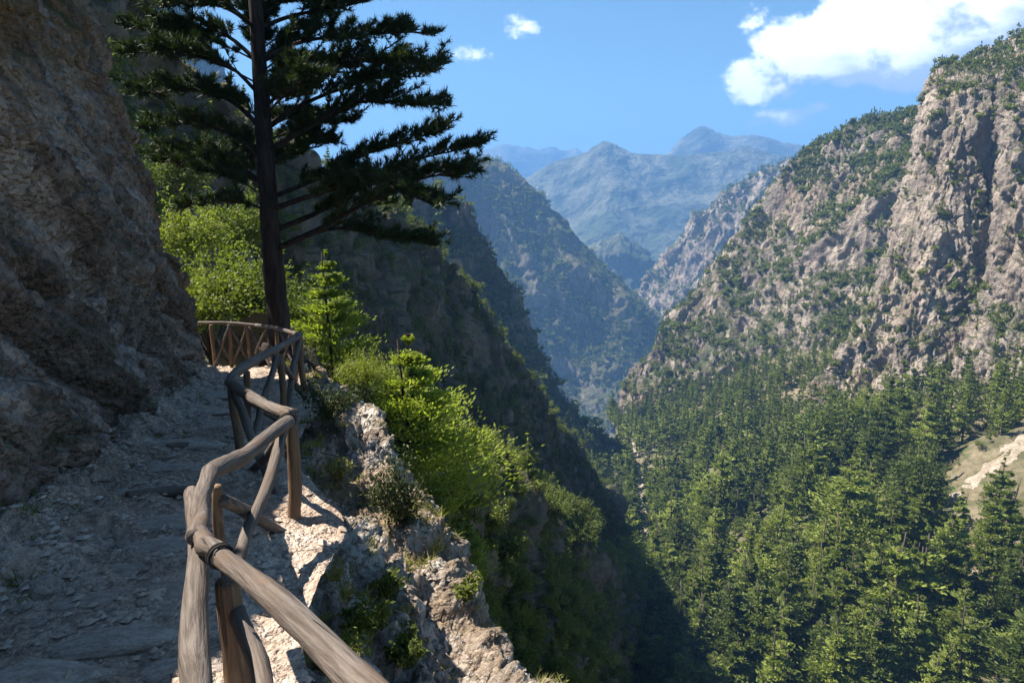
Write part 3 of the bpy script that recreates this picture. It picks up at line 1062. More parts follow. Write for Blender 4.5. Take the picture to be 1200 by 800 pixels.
def scatter(key, n, hmin, hmax, nz=(-1, 0.3), patch=None, spacing=0.35, seed=1, tall=0.0, ytop=None, lim=None):
    """positions and heights on a sheet: more where it is less steep (nz ramp) and in patches"""
    rng = np.random.default_rng(seed)
    G, N = SHEETS[key]
    g = G[:-1, :-1]
    area = np.linalg.norm(np.cross(G[1:, :-1] - g, G[:-1, 1:] - g), axis=2)
    w = area * np.clip((N[:-1, :-1, 2] - nz[0]) / (nz[1] - nz[0]), 0, 1)
    x, y, f = proj(g)
    w *= (x > -80) & (x < 1290) & (y > -90) & (y < 900) & (g[..., 1] > 4)
    w = w.ravel()
    pts = g.reshape(-1, 3)
    if patch:
        w = w * np.clip((fbm(pts / patch[0], 3, seed + 400) - patch[1]) / 0.3, patch[2] if len(patch) > 2 else 0.03, 1)
    if lim is not None:
        w = w * lim(pts)
    idx = rng.choice(len(w), size=n * 3, p=w / w.sum())
    out, cells = [], {}
    for k in idx:
        p = pts[k] + rng.normal(size=3) * 0.02
        h = hmin + (hmax - hmin) * rng.random() ** 1.3
        if tall and rng.random() < tall:
            h *= 1.5
        s = max(spacing * hmax, 1e-3)
        c = (int(p[0] // s), int(p[1] // s), int(p[2] // s))
        if cells.get(c, 0) >= 1:
            continue
        cells[c] = 1
        out.append((p, h))
        if len(out) >= n:
            break
    return out


# ------------------------------------------------------------------ trees
def crown_pine(g, h, n_br, n_leaf, slim, low, leaf, mat=0, rag=0.25, flat=0.5, droop=0.1, whorl=0.65, taper=0.88):
    """conical layered crown of a tree of height h standing at the origin"""
    t = np.sort(RNG.random(n_br)) * (1 - low) + low
    lev = np.round(t * 11) / 11 * whorl + t * (1 - whorl)
    u = (lev - low) / (1 - low)
    r = h * slim * np.clip((1 - u) ** taper * (0.35 + 0.65 * np.clip(u / 0.22, 0, 1) ** 0.7), 0.03, 1) * (1 + rag * RNG.normal(size=n_br))
    az = RNG.random(n_br) * 2 * np.pi
    k = np.repeat(np.arange(n_br), n_leaf)
    s = RNG.random(len(k)) ** 0.6
    rad = r[k] * (0.12 + 0.88 * s)
    sp = r[k] * 0.26 * (0.35 + s)
    a2 = az[k] + RNG.normal(size=len(k)) * 0.16
    c = np.stack([np.cos(a2) * rad, np.sin(a2) * rad, lev[k] * h * 0.985 + (0.28 * s**2 - droop) * r[k]], 1)
    c += RNG.normal(size=c.shape) * sp[:, None] * np.array([0.55, 0.55, 0.22])
    d = np.stack([np.cos(a2), np.sin(a2), 0.35 + 0.4 * s], 1) + RNG.normal(size=c.shape) * np.array([0.5, 0.5, flat])
    d /= np.linalg.norm(d, axis=1)[:, None]
    L = leaf * h * (0.7 + 0.6 * RNG.random(len(k)))
    g.leaves(c, d * L[:, None], perp(d) * (L * 0.36)[:, None], mat)
    return az, lev, r


def crown_broad(g, h, n_lobe, n_leaf, wide, low, leaf, mat=0, plate=0.75):
    lob = randdir(n_lobe) * RNG.random(n_lobe)[:, None] ** 0.45
    lob[:, 2] *= 0.6
    c0 = lob * np.array([wide, wide, 1 - low]) * h * 0.5 * 0.74 + np.array([0, 0, h * (low + 1) / 2])
    rr = h * 0.15 * (0.5 + 1.0 * RNG.random(n_lobe))
    k = RNG.integers(0, n_lobe, n_leaf)
    dd = randdir(n_leaf)
    c = c0[k] + dd * (rr[k] * (0.45 + 0.45 * RNG.random(n_leaf) ** 0.5 + 0.22 * np.abs(RNG.normal(size=n_leaf))))[:, None] * np.array([1.1, 1.1, plate])
    d = dd * 0.5 + RNG.normal(size=c.shape) * np.array([0.6, 0.6, 0.6 if plate > 0.6 else 0.3])
    d /= np.linalg.norm(d, axis=1)[:, None]
    L = leaf * h * (0.6 + 0.8 * RNG.random(n_leaf))
    g.leaves(c, d * L[:, None], perp(d) * (L * 0.5)[:, None], mat)
    if n_leaf > 2000:      # loose shoots that break the outline
        m = 60
        dd = randdir(m)
        dd[:, 2] = np.abs(dd[:, 2]) * 0.9 + 0.1
        e = dd * np.array([wide, wide, 1 - low]) * h * 0.5 * RNG.uniform(0.85, 1.3, (m, 1)) + np.array([0, 0, h * (low + 1) / 2])
        b = np.array([0, 0, h * (low + 0.35)]) + dd * h * 0.12
        k = np.repeat(np.arange(m), 34)
        s = RNG.random(len(k)) ** 0.7
        c = lerp(b[k], e[k], s[:, None]) + RNG.normal(size=(len(k), 3)) * h * 0.022
        d = dd[k] + RNG.normal(size=c.shape) * 0.8
        d /= np.linalg.norm(d, axis=1)[:, None]
        L = leaf * h * (0.5 + 0.7 * RNG.random(len(k)))
        g.leaves(c, d * L[:, None], perp(d) * (L * 0.5)[:, None], mat)
    return c0


def trunk_geo(g, h, top, r, az=None, lev=None, rr=None, sides=6, mat=0, nb=14):
    zz = np.linspace(-0.04, top, 7) * h
    w = np.cumsum(RNG.normal(size=(7, 2)) * 0.008 * h, 0) * np.linspace(0, 1, 7)[:, None]
    g.tube(np.stack([w[:, 0], w[:, 1], zz], 1), np.linspace(r, r * 0.25, 7) * h, sides, mat)
    if az is not None:
        for k in RNG.choice(len(az), min(nb, len(az)), replace=False):
            e = np.array([math.cos(az[k]) * rr[k] * 0.8, math.sin(az[k]) * rr[k] * 0.8, lev[k] * h + 0.05 * rr[k]])
            b = np.array([0, 0, lev[k] * h - 0.12 * rr[k]])
            g.tube([b, lerp(b, e, 0.5) - np.array([0, 0, 0.03 * rr[k]]), e], [r * h * 0.28, r * h * 0.18, r * h * 0.07], 4, mat, cap=False)


def pine_model(slim, low, n_br=70, n_leaf=120, leaf=0.0155, rag=0.25, flat=0.5):
    gc, gt = Geo(), Geo()
    az, lev, r = crown_pine(gc, 1.0, n_br, n_leaf, slim, low, leaf, rag=rag, flat=flat)
    trunk_geo(gt, 1.0, 0.97, 0.014, az, lev, r)
    return gc.mesh("crown", [M_PINE]), gt.mesh("trunk", [M_BARK2], True)


def broad_model(wide, low, n_lobe=16, n_leaf=2300, leaf=0.027, mat=None, plate=0.75):
    gc, gt = Geo(), Geo()
    c0 = crown_broad(gc, 1.0, n_lobe, n_leaf, wide, low, leaf, 0, plate)
    trunk_geo(gt, 1.0, 0.7, 0.018)
    for c in c0[:8]:
        gt.tube([(0, 0, low * 0.8), lerp(np.array([0, 0, low]), c, 0.5), c], [0.012, 0.008, 0.003], 4, 0, False)
    return gc.mesh("crown", [mat or M_SHRUB]), gt.mesh("trunk", [M_BARK2], True)


PINES = [pine_model(0.17, 0.16), pine_model(0.205, 0.14), pine_model(0.145, 0.12), pine_model(0.19, 0.3, rag=0.32), pine_model(0.235, 0.24, rag=0.35), pine_model(0.18, 0.08), broad_model(0.42, 0.2, 26, 5200, 0.0145, M_PINE), broad_model(0.36, 0.14, 30, 5200, 0.0145, M_PINE)]
SPARSE = [pine_model(0.34, 0.12, 40, 36, 0.02, 0.35), pine_model(0.36, 0.15, 44, 36, 0.02, 0.35)]
FLATPINE = [pine_model(0.36, 0.45, 40, 110, 0.019, 0.3, 0.35), pine_model(0.33, 0.38, 44, 110, 0.018, 0.4, 0.35)]
BROADS = [broad_model(0.85, 0.12), broad_model(1.0, 0.08, 20), broad_model(0.7, 0.15), broad_model(0.9, 0.1, 12)]
BRIGHT = [broad_model(0.8, 0.12, 42, 5200, 0.018, M_BROAD, 0.55), broad_model(0.95, 0.08, 48, 5800, 0.017, M_BROAD, 0.55), broad_model(0.65, 0.1, 36, 4800, 0.018, M_BROAD, 0.55)]


def put_tree(name, model, p, h, label, cat, group=None, wide=1.0, lean=None):
    r = bpy.data.objects.new(name, None)
    r.empty_display_size = 0.2
    C.objects.link(r)
    r.location = [float(v) for v in p]
    r.rotation_euler = ((0, 0, RNG.random() * 6.28) if lean is None else lean)
    r.scale = (h * wide, h * wide, h)
    tag(r, label, cat, group)
    link("crown", model[0], r)
    link("trunk", model[1], r)
    return r


# --- a mass of trees: one object that carries its own model trees and the points where they stand
_GN = None


def forest_group():
    global _GN
    if _GN:
        return _GN
    ng = bpy.data.node_groups.new("forest_nodes", "GeometryNodeTree")
    ng.interface.new_socket("Geometry", in_out="INPUT", socket_type="NodeSocketGeometry")
    ng.interface.new_socket("Geometry", in_out="OUTPUT", socket_type="NodeSocketGeometry")
    t = NT(ng)
    gi, go = t.n("NodeGroupInput"), t.n("NodeGroupOutput")

    def attr(nm, ty):
        a = t.n("GeometryNodeInputNamedAttribute", data_type=ty)
        a.inputs["Name"].default_value = nm
        return a.outputs[0]
    model, rot, sc, which = attr("model", "INT"), attr("rot", "FLOAT"), attr("size", "FLOAT"), attr("which", "INT")
    join = t.n("GeometryNodeJoinGeometry")

    def eq(a, k):
        c = t.n("FunctionNodeCompare", data_type="INT", operation="EQUAL")
        t.link(a, c.inputs["A"] if "A" in c.inputs and c.inputs["A"].type == "INT" else c.inputs[2])
        c.inputs[3].default_value = k
        return c.outputs[0]
    pts = t.n("GeometryNodeSeparateGeometry", domain="POINT")
    t.link(gi.outputs[0], pts.inputs[0])
    t.link(eq(model, 0), pts.inputs[1])
    rv = t.n("ShaderNodeCombineXYZ")
    t.link(rot, rv.inputs[2])
    wide = attr("wide", "FLOAT")
    sv = t.n("ShaderNodeCombineXYZ")
    sw = t.math("MULTIPLY", sc, wide)
    t.link(sw, sv.inputs[0])
    t.link(sw, sv.inputs[1])
    t.link(sc, sv.inputs[2])
    for k in range(1, 6):
        sep = t.n("GeometryNodeSeparateGeometry", domain="POINT")
        t.link(gi.outputs[0], sep.inputs[0])
        t.link(eq(model, k), sep.inputs[1])
        sel = t.n("GeometryNodeInstanceOnPoints")
        t.link(pts.outputs[0], sel.inputs["Points"])
        t.link(eq(which, k), sel.inputs["Selection"])
        t.link(sep.outputs[0], sel.inputs["Instance"])
        t.link(rv.outputs[0], sel.inputs["Rotation"])
        t.link(sv.outputs[0], sel.inputs["Scale"])
        t.link(sel.outputs[0], join.inputs[0])
    t.link(join.outputs[0], go.inputs[0])
    _GN = ng
    return ng


def forest(name, items, models, wide=(0.8, 1.25)):
    """models: up to five (Geo, materials) of unit height; items: (p, h)"""
    V, Q, T, mi_q, mi_t, md, n = [], [], [], [], [], [], 0
    mats = []
    for k, (g, ms) in enumerate(models):
        off = []
        for m in ms:
            if m not in mats:
                mats.append(m)
            off.append(mats.index(m))
        off = np.array(off)
        vv = np.concatenate(g.V)
        V.append(vv)
        md.append(np.full(len(vv), k + 1))
        if g.Q:
            Q.append(np.concatenate(g.Q) + n)
            mi_q.append(off[np.concatenate(g.mq)])
        if g.T:
            T.append(np.concatenate(g.T) + n)
            mi_t.append(off[np.concatenate(g.mt)])
        n += len(vv)
    fs = ([np.concatenate(Q)] if Q else []) + ([np.concatenate(T)] if T else [])
    ms = np.concatenate(mi_q + mi_t)
    pts = np.array([p for p, h in items], float)
    me = new_mesh(name, np.concatenate(V + [pts]), fs, mats, ms)
    m = len(pts)
    md = np.concatenate(md + [np.zeros(m, int)])

    def put(nm, ty, arr):
        a = me.attributes.new(nm, ty, "POINT")
        a.data.foreach_set("value", np.asarray(arr, np.int32 if ty == "INT" else np.float32))
    z = np.zeros(n)
    put("model", "INT", md)
    put("which", "INT", np.concatenate([z, RNG.integers(1, len(models) + 1, m)]))
    put("rot", "FLOAT", np.concatenate([z, RNG.random(m) * 6.28]))
    put("size", "FLOAT", np.concatenate([z, [h for p, h in items]]))
    put("wide", "FLOAT", np.concatenate([z, wide[0] + (wide[1] - wide[0]) * RNG.random(m)]))
    o = link(name, me, kind="stuff")
    mod = o.modifiers.new("forest", "NODES")
    mod.node_group = forest_group()
    return o


def small_pine(slim, low, nb, nl, leaf):
    g = Geo()
    crown_pine(g, 1.0, nb, nl, slim, low, leaf, 0, rag=0.3)
    g.tube([(0, 0, -0.06), (0, 0, 0.5), (0, 0, 0.95)], [0.02, 0.013, 0.004], 4, 1, False)
    return g, [M_PINE, M_BARK2]


def small_bush(wide, nl, leaf, mat=None):
    g = Geo()
    crown_broad(g, 1.0, 7, nl, wide, 0.0, leaf)
    return g, [mat or M_SHRUB]


def small_tree(wide, nl):
    g = Geo()
    crown_broad(g, 1.0, 14, nl, wide, 0.12, 0.03)
    g.tube([(0, 0, -0.06), (0, 0, 0.3), (0, 0, 0.7)], [0.02, 0.014, 0.004], 4, 1, False)
    return g, [M_PINE, M_BARK2]


FM = [small_pine(0.19, 0.12, 38, 34, 0.03), small_pine(0.23, 0.12, 38, 34, 0.032), small_pine(0.16, 0.08, 38, 34, 0.028), small_bush(1.0, 800, 0.04), small_bush(1.3, 800, 0.038)]
TM = [small_pine(0.26, 0.1, 20, 8, 0.085), small_pine(0.34, 0.2, 20, 8, 0.09), small_pine(0.22, 0.05, 20, 8, 0.08), small_bush(1.1, 130, 0.1), small_bush(1.4, 130, 0.1)]

# --- right slope
ZG = "pines and bushes of the forest on the right gorge slope"


def size_word(h, a, b):
    return "tall" if h > b else "middling" if h > a else "low"


ORD = ["nearest", "second nearest", "third nearest", "fourth nearest", "fifth nearest", "sixth nearest", "seventh nearest", "eighth nearest", "ninth nearest", "tenth nearest", "eleventh nearest", "twelfth nearest"]


def ranked(items, marks):
    """labels by look, by the side of the nearest landmark and by the order counted from it"""
    keys = []
    for x, y, look in items:
        d = [math.hypot(x - a, y - b) for a, b, t_ in marks]
        m = int(np.argmin(d))
        dx, dy = x - marks[m][0], y - marks[m][1]
        side = ("right of" if dx > 0 else "left of") if abs(dx) > abs(dy) else ("below" if dy > 0 else "above")
        keys.append((look, side, marks[m][2], d[m]))
    out = []
    for look, side, mk, d in keys:
        same = sorted(q[3] for q in keys if q[:3] == (look, side, mk))
        r = same.index(d)
        out.append(f"{look} {side} {mk}" if len(same) == 1 else f"{look} {side} {mk}, {ORD[min(r, 11)]}")
    return out


SHAPES = {0: "conical green pine", 1: "broad conical pine", 2: "slender pointed pine", 3: "bare-stemmed ragged pine", 4: "wide ragged pine", 5: "full skirted pine", 6: "round-crowned pine", 7: "bushy rounded pine"}
special = [  # px, py of the foot, height in pixels, model, width, label
    (1086, 757, 172, 3, 0.85, "tallest pine of the right forest, with a long bare trunk leaning right"),
    (949, 524, 76, 5, 1.05, "big dark round-topped pine at the foot of the big cliff"),
    (975, 578, 92, 2, 1.1, "dark pointed pine just below the big dark round-topped one"),
    (913, 788, 150, 3, 0.9, "tall pine with a bare dark trunk rising from the bottom edge of the forest"),
    (975, 770, 120, 3, 0.95, "pine with two forked dark stems in the lower forest"),
    (832, 648, 90, 0, 1.0, "tall conical pine with dark stem above the stream bed"),
    (912, 655, 105, 1, 0.9, "broad tall pine with bare stem in the middle of the right forest"),
    (820, 740, 108, 3, 1.0, "ragged pine with twin bare stems low beside the stream"),
    (1135, 750, 115, 1, 1.0, "dark-stemmed pine right of the tallest pine"),
]
taken = []
for px, py, hp, mdl, wd, lab in special:
    p = hit("F", px, py, 2)
    if p is None:
        continue
    f = proj(p)[2]
    h = hp * f / 800.0 / math.cos(PITCH)
    r = put_tree("pine_tree", PINES[mdl], p, h, lab, "pine tree", ZG, wd, (0, 0.08, 0) if "leaning" in lab else None)
    if "forked" in lab or "twin" in lab:       # a second stem from the same foot
        k = link("trunk", PINES[mdl][1], r, (0.012, 0.01, 0))
        k.rotation_euler = (0.05, 0.09, 1.3)
        k.scale = (1, 1, 0.82)
    taken.append((px, py))


def scar(p):
    x, y, f = proj(p)
    d = ((y - 580) + 0.8 * (x - 1120)) / 1.28
    d = np.maximum(-d - 13, d - 50)
    on = np.clip(d / 9, 0, 1)
    return np.where((x > 1100) & (y < 640), on, 1.0) * bank(p) * (f > 100)


def bank(p):
    return np.where(np.abs(p[:, 0] - stream(p[:, 1])[0]) < 3.2, 0.0, 1.0)


def scree():
    cols = []
    for k in range(40):
        f = k / 39
        cx, cy = lerp(1232, 1108, f), lerp(492, 590, f)
        w = 15 * (1 - 0.65 * f) * (1 + 0.3 * math.sin(k * 0.9))
        col = []
        for j in range(7):
            o = (j / 6 - 0.5) * 2 * w
            p = hit("F", cx + 0.62 * o, cy + 0.78 * o, 2)
            if p is not None:
                col.append(p + np.array([0, 0, 0.45 - 1.1 * abs(j / 3 - 1) ** 3]))
        if len(col) == 7:
            cols.append(col)
    sheet("scree", rows(cols), 40, 160, lambda p, n: 0.35 * fbm(p / 1.5, 4, 305), (-0.5, -0.3, 0.8), M_SCREE, key="scree", coarse=0)


scree()
F_ALL = scatter("F", 3300, 9, 19, (0.0, 0.3), (38, -0.35, 0.15), 0.26, 71, 0.12, lim=scar)
F_ALL += scatter("F", 2600, 1.6, 4.0, (0.0, 0.3), None, 0.4, 72, lim=scar)
vis = []
rest = []
for p, h in F_ALL:
    if h > 6.0:
        h = min(h * float(np.interp(proj(p)[1], [430, 520, 620, 800], [0.65, 1.15, 1.45, 1.65])), 34.0)
    x, y, f = proj(p + np.array([0, 0, 0.5 * h]))
    if -20 < x < 1220 and y < 860 and visible(p + np.array([0, 0, 0.7 * h]), 0.985):
        vis.append((h / f * 800, p, h, x, y))
    elif -60 < x < 1290:
        rest.append((p, h))
vis.sort(key=lambda v: -v[0])
MARKS_R = [(1095, 670, "the tallest pine"), (949, 490, "the big round-topped pine"), (1160, 545, "the pale scree scar"), (913, 720, "the bare-trunked pine near the bottom edge"), (832, 605, "the dark-stemmed streamside pine"), (912, 600, "the broad tall pine amid the right forest"), (820, 690, "the ragged twin-stemmed pine"), (752, 590, "the pale stream bed"), (1060, 430, "the foot of the big cliff"), (1010, 720, "the forked-stem pine's right side"), (1190, 770, "the bottom right corner"), (840, 500, "the foot of the long rocky ridge")]
MARKS_R[9] = (975, 730, "the pine with forked stems")
todo = [(p, h * RNG.uniform(0.75, 1.2), x, y, int(RNG.choice(8, p=[0.16, 0.16, 0.17, 0.16, 0.14, 0.17, 0.02, 0.02])), 0.95 + 0.4 * RNG.random()) for s, p, h, x, y in vis[:205]]
for (p, h, x, y, k, wd), lab in zip(todo, ranked([(x, y, f"{size_word(h, 12, 17)} {SHAPES[k]}") for p, h, x, y, k, wd in todo], MARKS_R)):
    put_tree("pine_tree", PINES[k], p, h, lab, "pine tree", ZG, wd)
mass = rest + [(p, h) for s, p, h, x, y in vis[205:]]
forest("forest", [q for q in mass if q[1] > 5.2], FM[:3], (0.85, 1.3))
forest("undergrowth", [q for q in mass if q[1] <= 5.2], FM[3:])

# --- near-left slope below the path
LG = "trees on the shaded slope below the path"
for px, py, hp, model, lab in (
    (697, 640, 50, FLATPINE[0], "flat-topped pine standing clear on the rim above the stream"),
    (742, 676, 58, FLATPINE[1], "flat-topped pine right of its like, nearest the stream bed"),
    (688, 800, 62, FLATPINE[1], "pale flat-topped pine low on the left slope at the bottom edge"),
    (600, 582, 52, PINES[4], "wide ragged pine on the sunlit skyline of the left slope"),
):
    p = hit("D", px, py, 2)
    if p is not None:
        put_tree("pine_tree", model, p, hp * proj(p)[2] / 800, lab, "pine tree", LG)
D_ALL = scatter("D", 1100, 0.7, 1.7, (-0.3, 0.3), (9, -0.6), 0.33, 81, lim=lambda p: (p[:, 1] > 15) * (p[:, 1] < 62) * np.where((proj(p)[0] < 560) & (p[:, 1] < 27), 0.0, 1.0))
D_FAR = scatter("D", 2200, 2.2, 5.5, (-0.3, 0.3), (14, -0.6), 0.25, 82, lim=lambda p: (p[:, 1] > 45) * 1.0)
D_LOW = scatter("D", 500, 0.35, 0.8, (-0.6, 0.0), None, 0.5, 83, lim=lambda p: (p[:, 1] > 12) * (p[:, 1] < 30) * 1.0)
D_LOW += scatter("D", 1700, 1.2, 2.6, (-0.9, -0.3), None, 0.36, 84, lim=lambda p: (p[:, 1] > 27) * (p[:, 1] < 120) * (proj(p)[0] > 540) * 1.0)
D_LIST = [(p, h) for p, h in D_ALL] + D_FAR + D_LOW
vis, rest = [], []
for p, h in D_LIST:
    h *= float(np.interp(p[1], [27, 45, 100], [0.6, 0.6, 1.0]))
    x, y, f = proj(p + np.array([0, 0, 0.5 * h]))
    h2 = h * (1.25 if f < 60 else 1.0)
    if -20 < x < 1220 and y < 840 and visible(p + np.array([0, 0, 0.8 * h2]), 0.985):
        vis.append((h2 / f * 800, p, h2, x, y))
    else:
        rest.append((p, h2))
vis.sort(key=lambda v: -v[0])
MARKS_L = [(478, 480, "the bright young conifer"), (525, 590, "the darker conifer"), (697, 615, "the flat-topped pine on the rim"), (742, 650, "the flat-topped pine by the stream"), (688, 770, "the pale flat-topped bottom pine"), (575, 700, "the outer tip of the rocky ledge"), (610, 560, "the wide pine on the sunlit skyline")]
todo = [(p, h, x, y, int(RNG.integers(0, 4)), 0.9 + 0.4 * RNG.random(), RNG.random() < 0.72) for s, p, h, x, y in vis[:75]]
NAMES_L = [("round leafy tree" if k % 2 else "spreading leafy tree") if b else SHAPES[k] for p, h, x, y, k, wd, b in todo]
for (p, h, x, y, k, wd, b), lab in zip(todo, ranked([(t_[2], t_[3], n_) for t_, n_ in zip(todo, NAMES_L)], MARKS_L)):
    if b:
        put_tree("broadleaf_tree", BROADS[k], p, h, lab, "tree", LG, wd)
    else:
        put_tree("pine_tree", PINES[k], p, h * 1.25, lab, "pine tree", LG, wd * 1.1)
forest("forest", rest + [(p, h) for s, p, h, x, y in vis[75:]], [FM[0], FM[1], FM[3], FM[4], small_bush(1.1, 420, 0.055, M_BROAD)])

# --- left mountainside, spurs and walls: masses of small trees
forest("forest", scatter("L", 5600, 1.6, 4.2, (-0.6, 0.2), (12, -0.4), 0.3, 91) + scatter("L", 2600, 0.7, 1.6, (-0.3, 0.3), (7, -0.2), 0.4, 92), FM)
forest("forest", scatter("C1", 2600, 4, 9, (-0.2, 0.4), (30, -0.3), 0.3, 93, lim=bank), TM)
forest("forest", scatter("B", 6000, 8, 16, (-0.25, 0.4), (90, -0.35), 0.3, 94), TM)
forest("forest", scatter("R1", 1100, 2.0, 5.0, (0.25, 0.7), (26, 0.12), 0.35, 95) + scatter("R1", 900, 3.5, 6.5, (0.45, 0.75), None, 0.35, 96), TM)
forest("forest", scatter("R2", 3600, 3.5, 8, (0.05, 0.6), (32, -0.1), 0.33, 97) + scatter("R2", 1200, 4, 8, (0.4, 0.7), None, 0.33, 98), TM)
forest("forest", scatter("R2", 1700, 4.5, 9, (-0.3, 0.3), (60, -0.5), 0.25, 198, lim=lambda p: np.clip((p[:, 2] + 20) / 30, 0, 1) * (proj(p)[0] > 930)), TM)
forest("forest", scatter("R3", 1800, 9, 16, (0.1, 0.6), (110, -0.05), 0.33, 99), TM)


# ------------------------------------------------------------------ the big pine by the bend of the path
def big_pine():
    Y0 = 12.7
    base = P(326, 392, Y0)
    base[2] = -3.25
    root = bpy.data.objects.new("pine_tree", None)
    C.objects.link(root)
    root.location = base
    tag(root, "big dark old pine with layered branches standing at the bend of the fence", "pine tree")
    gt, gb, gc = Geo(), Geo(), Geo()
    tp = [base + np.array([0.03, 0.02, -0.5]), base] + [P(x, y, Y0) for x, y in ((326, 370), (321, 320), (317, 270), (313, 210), (309, 150), (305, 90), (301, 30), (298, -30), (296, -110), (294, -190), (293, -260), (292, -320))]
    tp = spline(tp, 60)
    hz = tp[:, 2] - base[2]
    rad = np.interp(hz, [-0.5, 0, 0.35, 1, 2.3, 4, 6, 9, 11.5], [0.35, 0.28, 0.225, 0.2, 0.18, 0.15, 0.12, 0.065, 0.02])
    gt.tube(tp - base, rad, 22, 0, rough=0.05)
    for a in np.linspace(0, 6.28, 7)[:-1] + 0.3:  # root flares
        e = np.array([math.cos(a), math.sin(a), 0]) * RNG.uniform(0.5, 0.9)
        gt.tube([np.array([0, 0, 0.5]) + e * 0.25, e * 0.45 + np.array([0, 0, 0.12]), e + np.array([0, 0, -0.2])], [0.12, 0.11, 0.04], 8, 0)
    link("trunk", gt.mesh("trunk", [M_BARK], True), root)

    def at_trunk(z):
        k = int(np.argmin(np.abs(tp[:, 2] - z)))
        return tp[k]
    br = []
    for pts, dy in (
        (((330, 290), (375, 268), (425, 240), (480, 213), (548, 200)), -0.8), (((333, 296), (372, 272), (410, 268), (450, 276), (505, 284)), 0.9),
        (((327, 272), (370, 250), (420, 222), (480, 190), (555, 172)), 0.5), (((324, 250), (380, 225), (440, 215), (505, 238)), -1.6),
        (((322, 235), (370, 210), (430, 180), (512, 154)), 1.3), (((318, 180), (360, 150), (420, 120), (505, 122)), -0.5),
        (((315, 150), (360, 120), (430, 95), (506, 80)), 0.9), (((312, 112), (360, 85), (420, 72), (484, 74)), -1.0),
        (((308, 75), (350, 50), (410, 42), (488, 38)), 0.2), (((304, 40), (345, 18), (400, 8), (462, -6)), 0.8), (((300, -10), (345, -30), (400, -38), (450, -45)), 0),
        (((320, 225), (285, 205), (240, 195), (196, 190)), 0.6), (((316, 190), (275, 160), (230, 146), (176, 150)), -0.8),
        (((314, 150), (270, 118), (220, 105), (164, 112)), 0.9), (((311, 110), (265, 75), (210, 60), (160, 62)), -0.4),
        (((308, 75), (262, 40), (215, 34), (168, 36)), 0.5), (((322, 252), (285, 238), (250, 236), (214, 242)), -0.6),
        (((304, 30), (265, 10), (225, 4), (190, 8)), -0.8), (((302, -5), (260, -25), (215, -25), (180, -20)), 0.4), (((320, 215), (280, 196), (240, 178), (188, 176)), 1.4),
    ):
        q = [P(x, y, Y0 + dy * k / (len(pts) - 1)) for k, (x, y) in enumerate(pts)]
        q[0] = at_trunk(q[0][2])
        br.append(spline(q, 14))
    for z in np.linspace(-0.1, 7.4, 72):
        a = RNG.random() * 6.28
        a = -a if math.sin(a) < -0.8 else a
        L = RNG.uniform(0.9, 2.2) * (1 if z < 4 else 1.3 - 0.09 * z)
        d = np.array([math.cos(a) * 0.8, math.sin(a), 0])
        b = at_trunk(z)
        br.append(spline([b, b + d * L * 0.35 + [0, 0, 0.25], b + d * L * 0.7 + [0, 0, 0.42], b + d * L + [0, 0, 0.48]], 12))
    nb, nt, ns = [], [], []
    for k, pts in enumerate(br):
        L = np.linalg.norm(np.diff(pts, axis=0), axis=1).sum()
        r0 = 0.012 * L + 0.014
        one = Geo()
        n = len(pts)
        one.tube(pts - base, np.linspace(r0 * (0.6 if k > 19 else 1.0), 0.008, n), 6, 0)
        for j in range(int(19 * L)):
            f = 0.22 + 0.78 * RNG.random() ** 0.8
            i = min(int(f * (n - 1)), n - 2)
            p = lerp(pts[i], pts[i + 1], f * (n - 1) - i)
            d = pts[i + 1] - pts[i]
            d = d / np.linalg.norm(d)
            side = np.cross(d, [0, 0, 1]) * RNG.choice([-1, 1])
            tw = d * RNG.uniform(0.25, 0.9) + side * RNG.uniform(0.2, 1.0) + np.array([0, 0, RNG.uniform(-0.12, 0.42)])
            tw = tw / np.linalg.norm(tw)
            tl = RNG.uniform(0.28, 0.8) * (1.15 - 0.45 * f) * min(1.2, L / 2.2)
            e = p + tw * tl
            one.tube([p - base, lerp(p, e, 0.5) - base + [0, 0, -0.01], e - base], [0.011, 0.008, 0.004], 3, 0, False)
            m = int(RNG.integers(7, 11))
            for q in range(m):
                s = 0.3 + 0.7 * (q + RNG.random()) / m
                c = lerp(p, e, s)
                tip = tw * 0.6 + RNG.normal(size=3) * 0.45 + np.array([0, 0, 0.42])
                tip /= np.linalg.norm(tip)
                w = 16
                dd = tip[None] * 0.9 + randdir(w) * 0.65
                dd /= np.linalg.norm(dd, axis=1)[:, None]
                ln = RNG.uniform(0.08, 0.17, (w, 1))
                b0 = c + tip * RNG.uniform(-0.03, 0.06, (w, 1))
                nb.append(b0)
                nt.append(b0 + dd * ln)
                ns.append(perp(dd) * 0.0095)
        link("branch", one.mesh("branch", [M_BARK], True), root)
    gc.needles(np.concatenate(nb) - base, np.concatenate(nt) - base, np.concatenate(ns))
    print("needles", gc.ntri())
    link("crown", gc.mesh("crown", [M_PINE_OLD]), root)


big_pine()


# ------------------------------------------------------------------ bright young trees beyond the ledge
def young_conifer(name, base, h, slim, label, mat, n_br=70, n_leaf=120, low=0.12, leaf=0.02, cat="tree", lean=0.0, rag=0.22):
    root = bpy.data.objects.new(name, None)
    C.objects.link(root)
    root.location = base
    root.rotation_euler = (0, lean, RNG.random() * 6.28 if not lean else 0)
    tag(root, label, cat, None)
    gc, gt = Geo(), Geo()
    az, lev, r = crown_pine(gc, h, n_br, n_leaf, slim, low, leaf, rag=rag, flat=0.35, droop=0.05, whorl=0.45, taper=0.95)
    trunk_geo(gt, h, 0.98, 0.013, az, lev, r, 8, 0, nb=n_br)
    link("crown", gc.mesh("crown", [mat]), root)
    link("trunk", gt.mesh("trunk", [M_BARK], True), root)


def foot(px, py, Y):
    return P(px, py, Y)


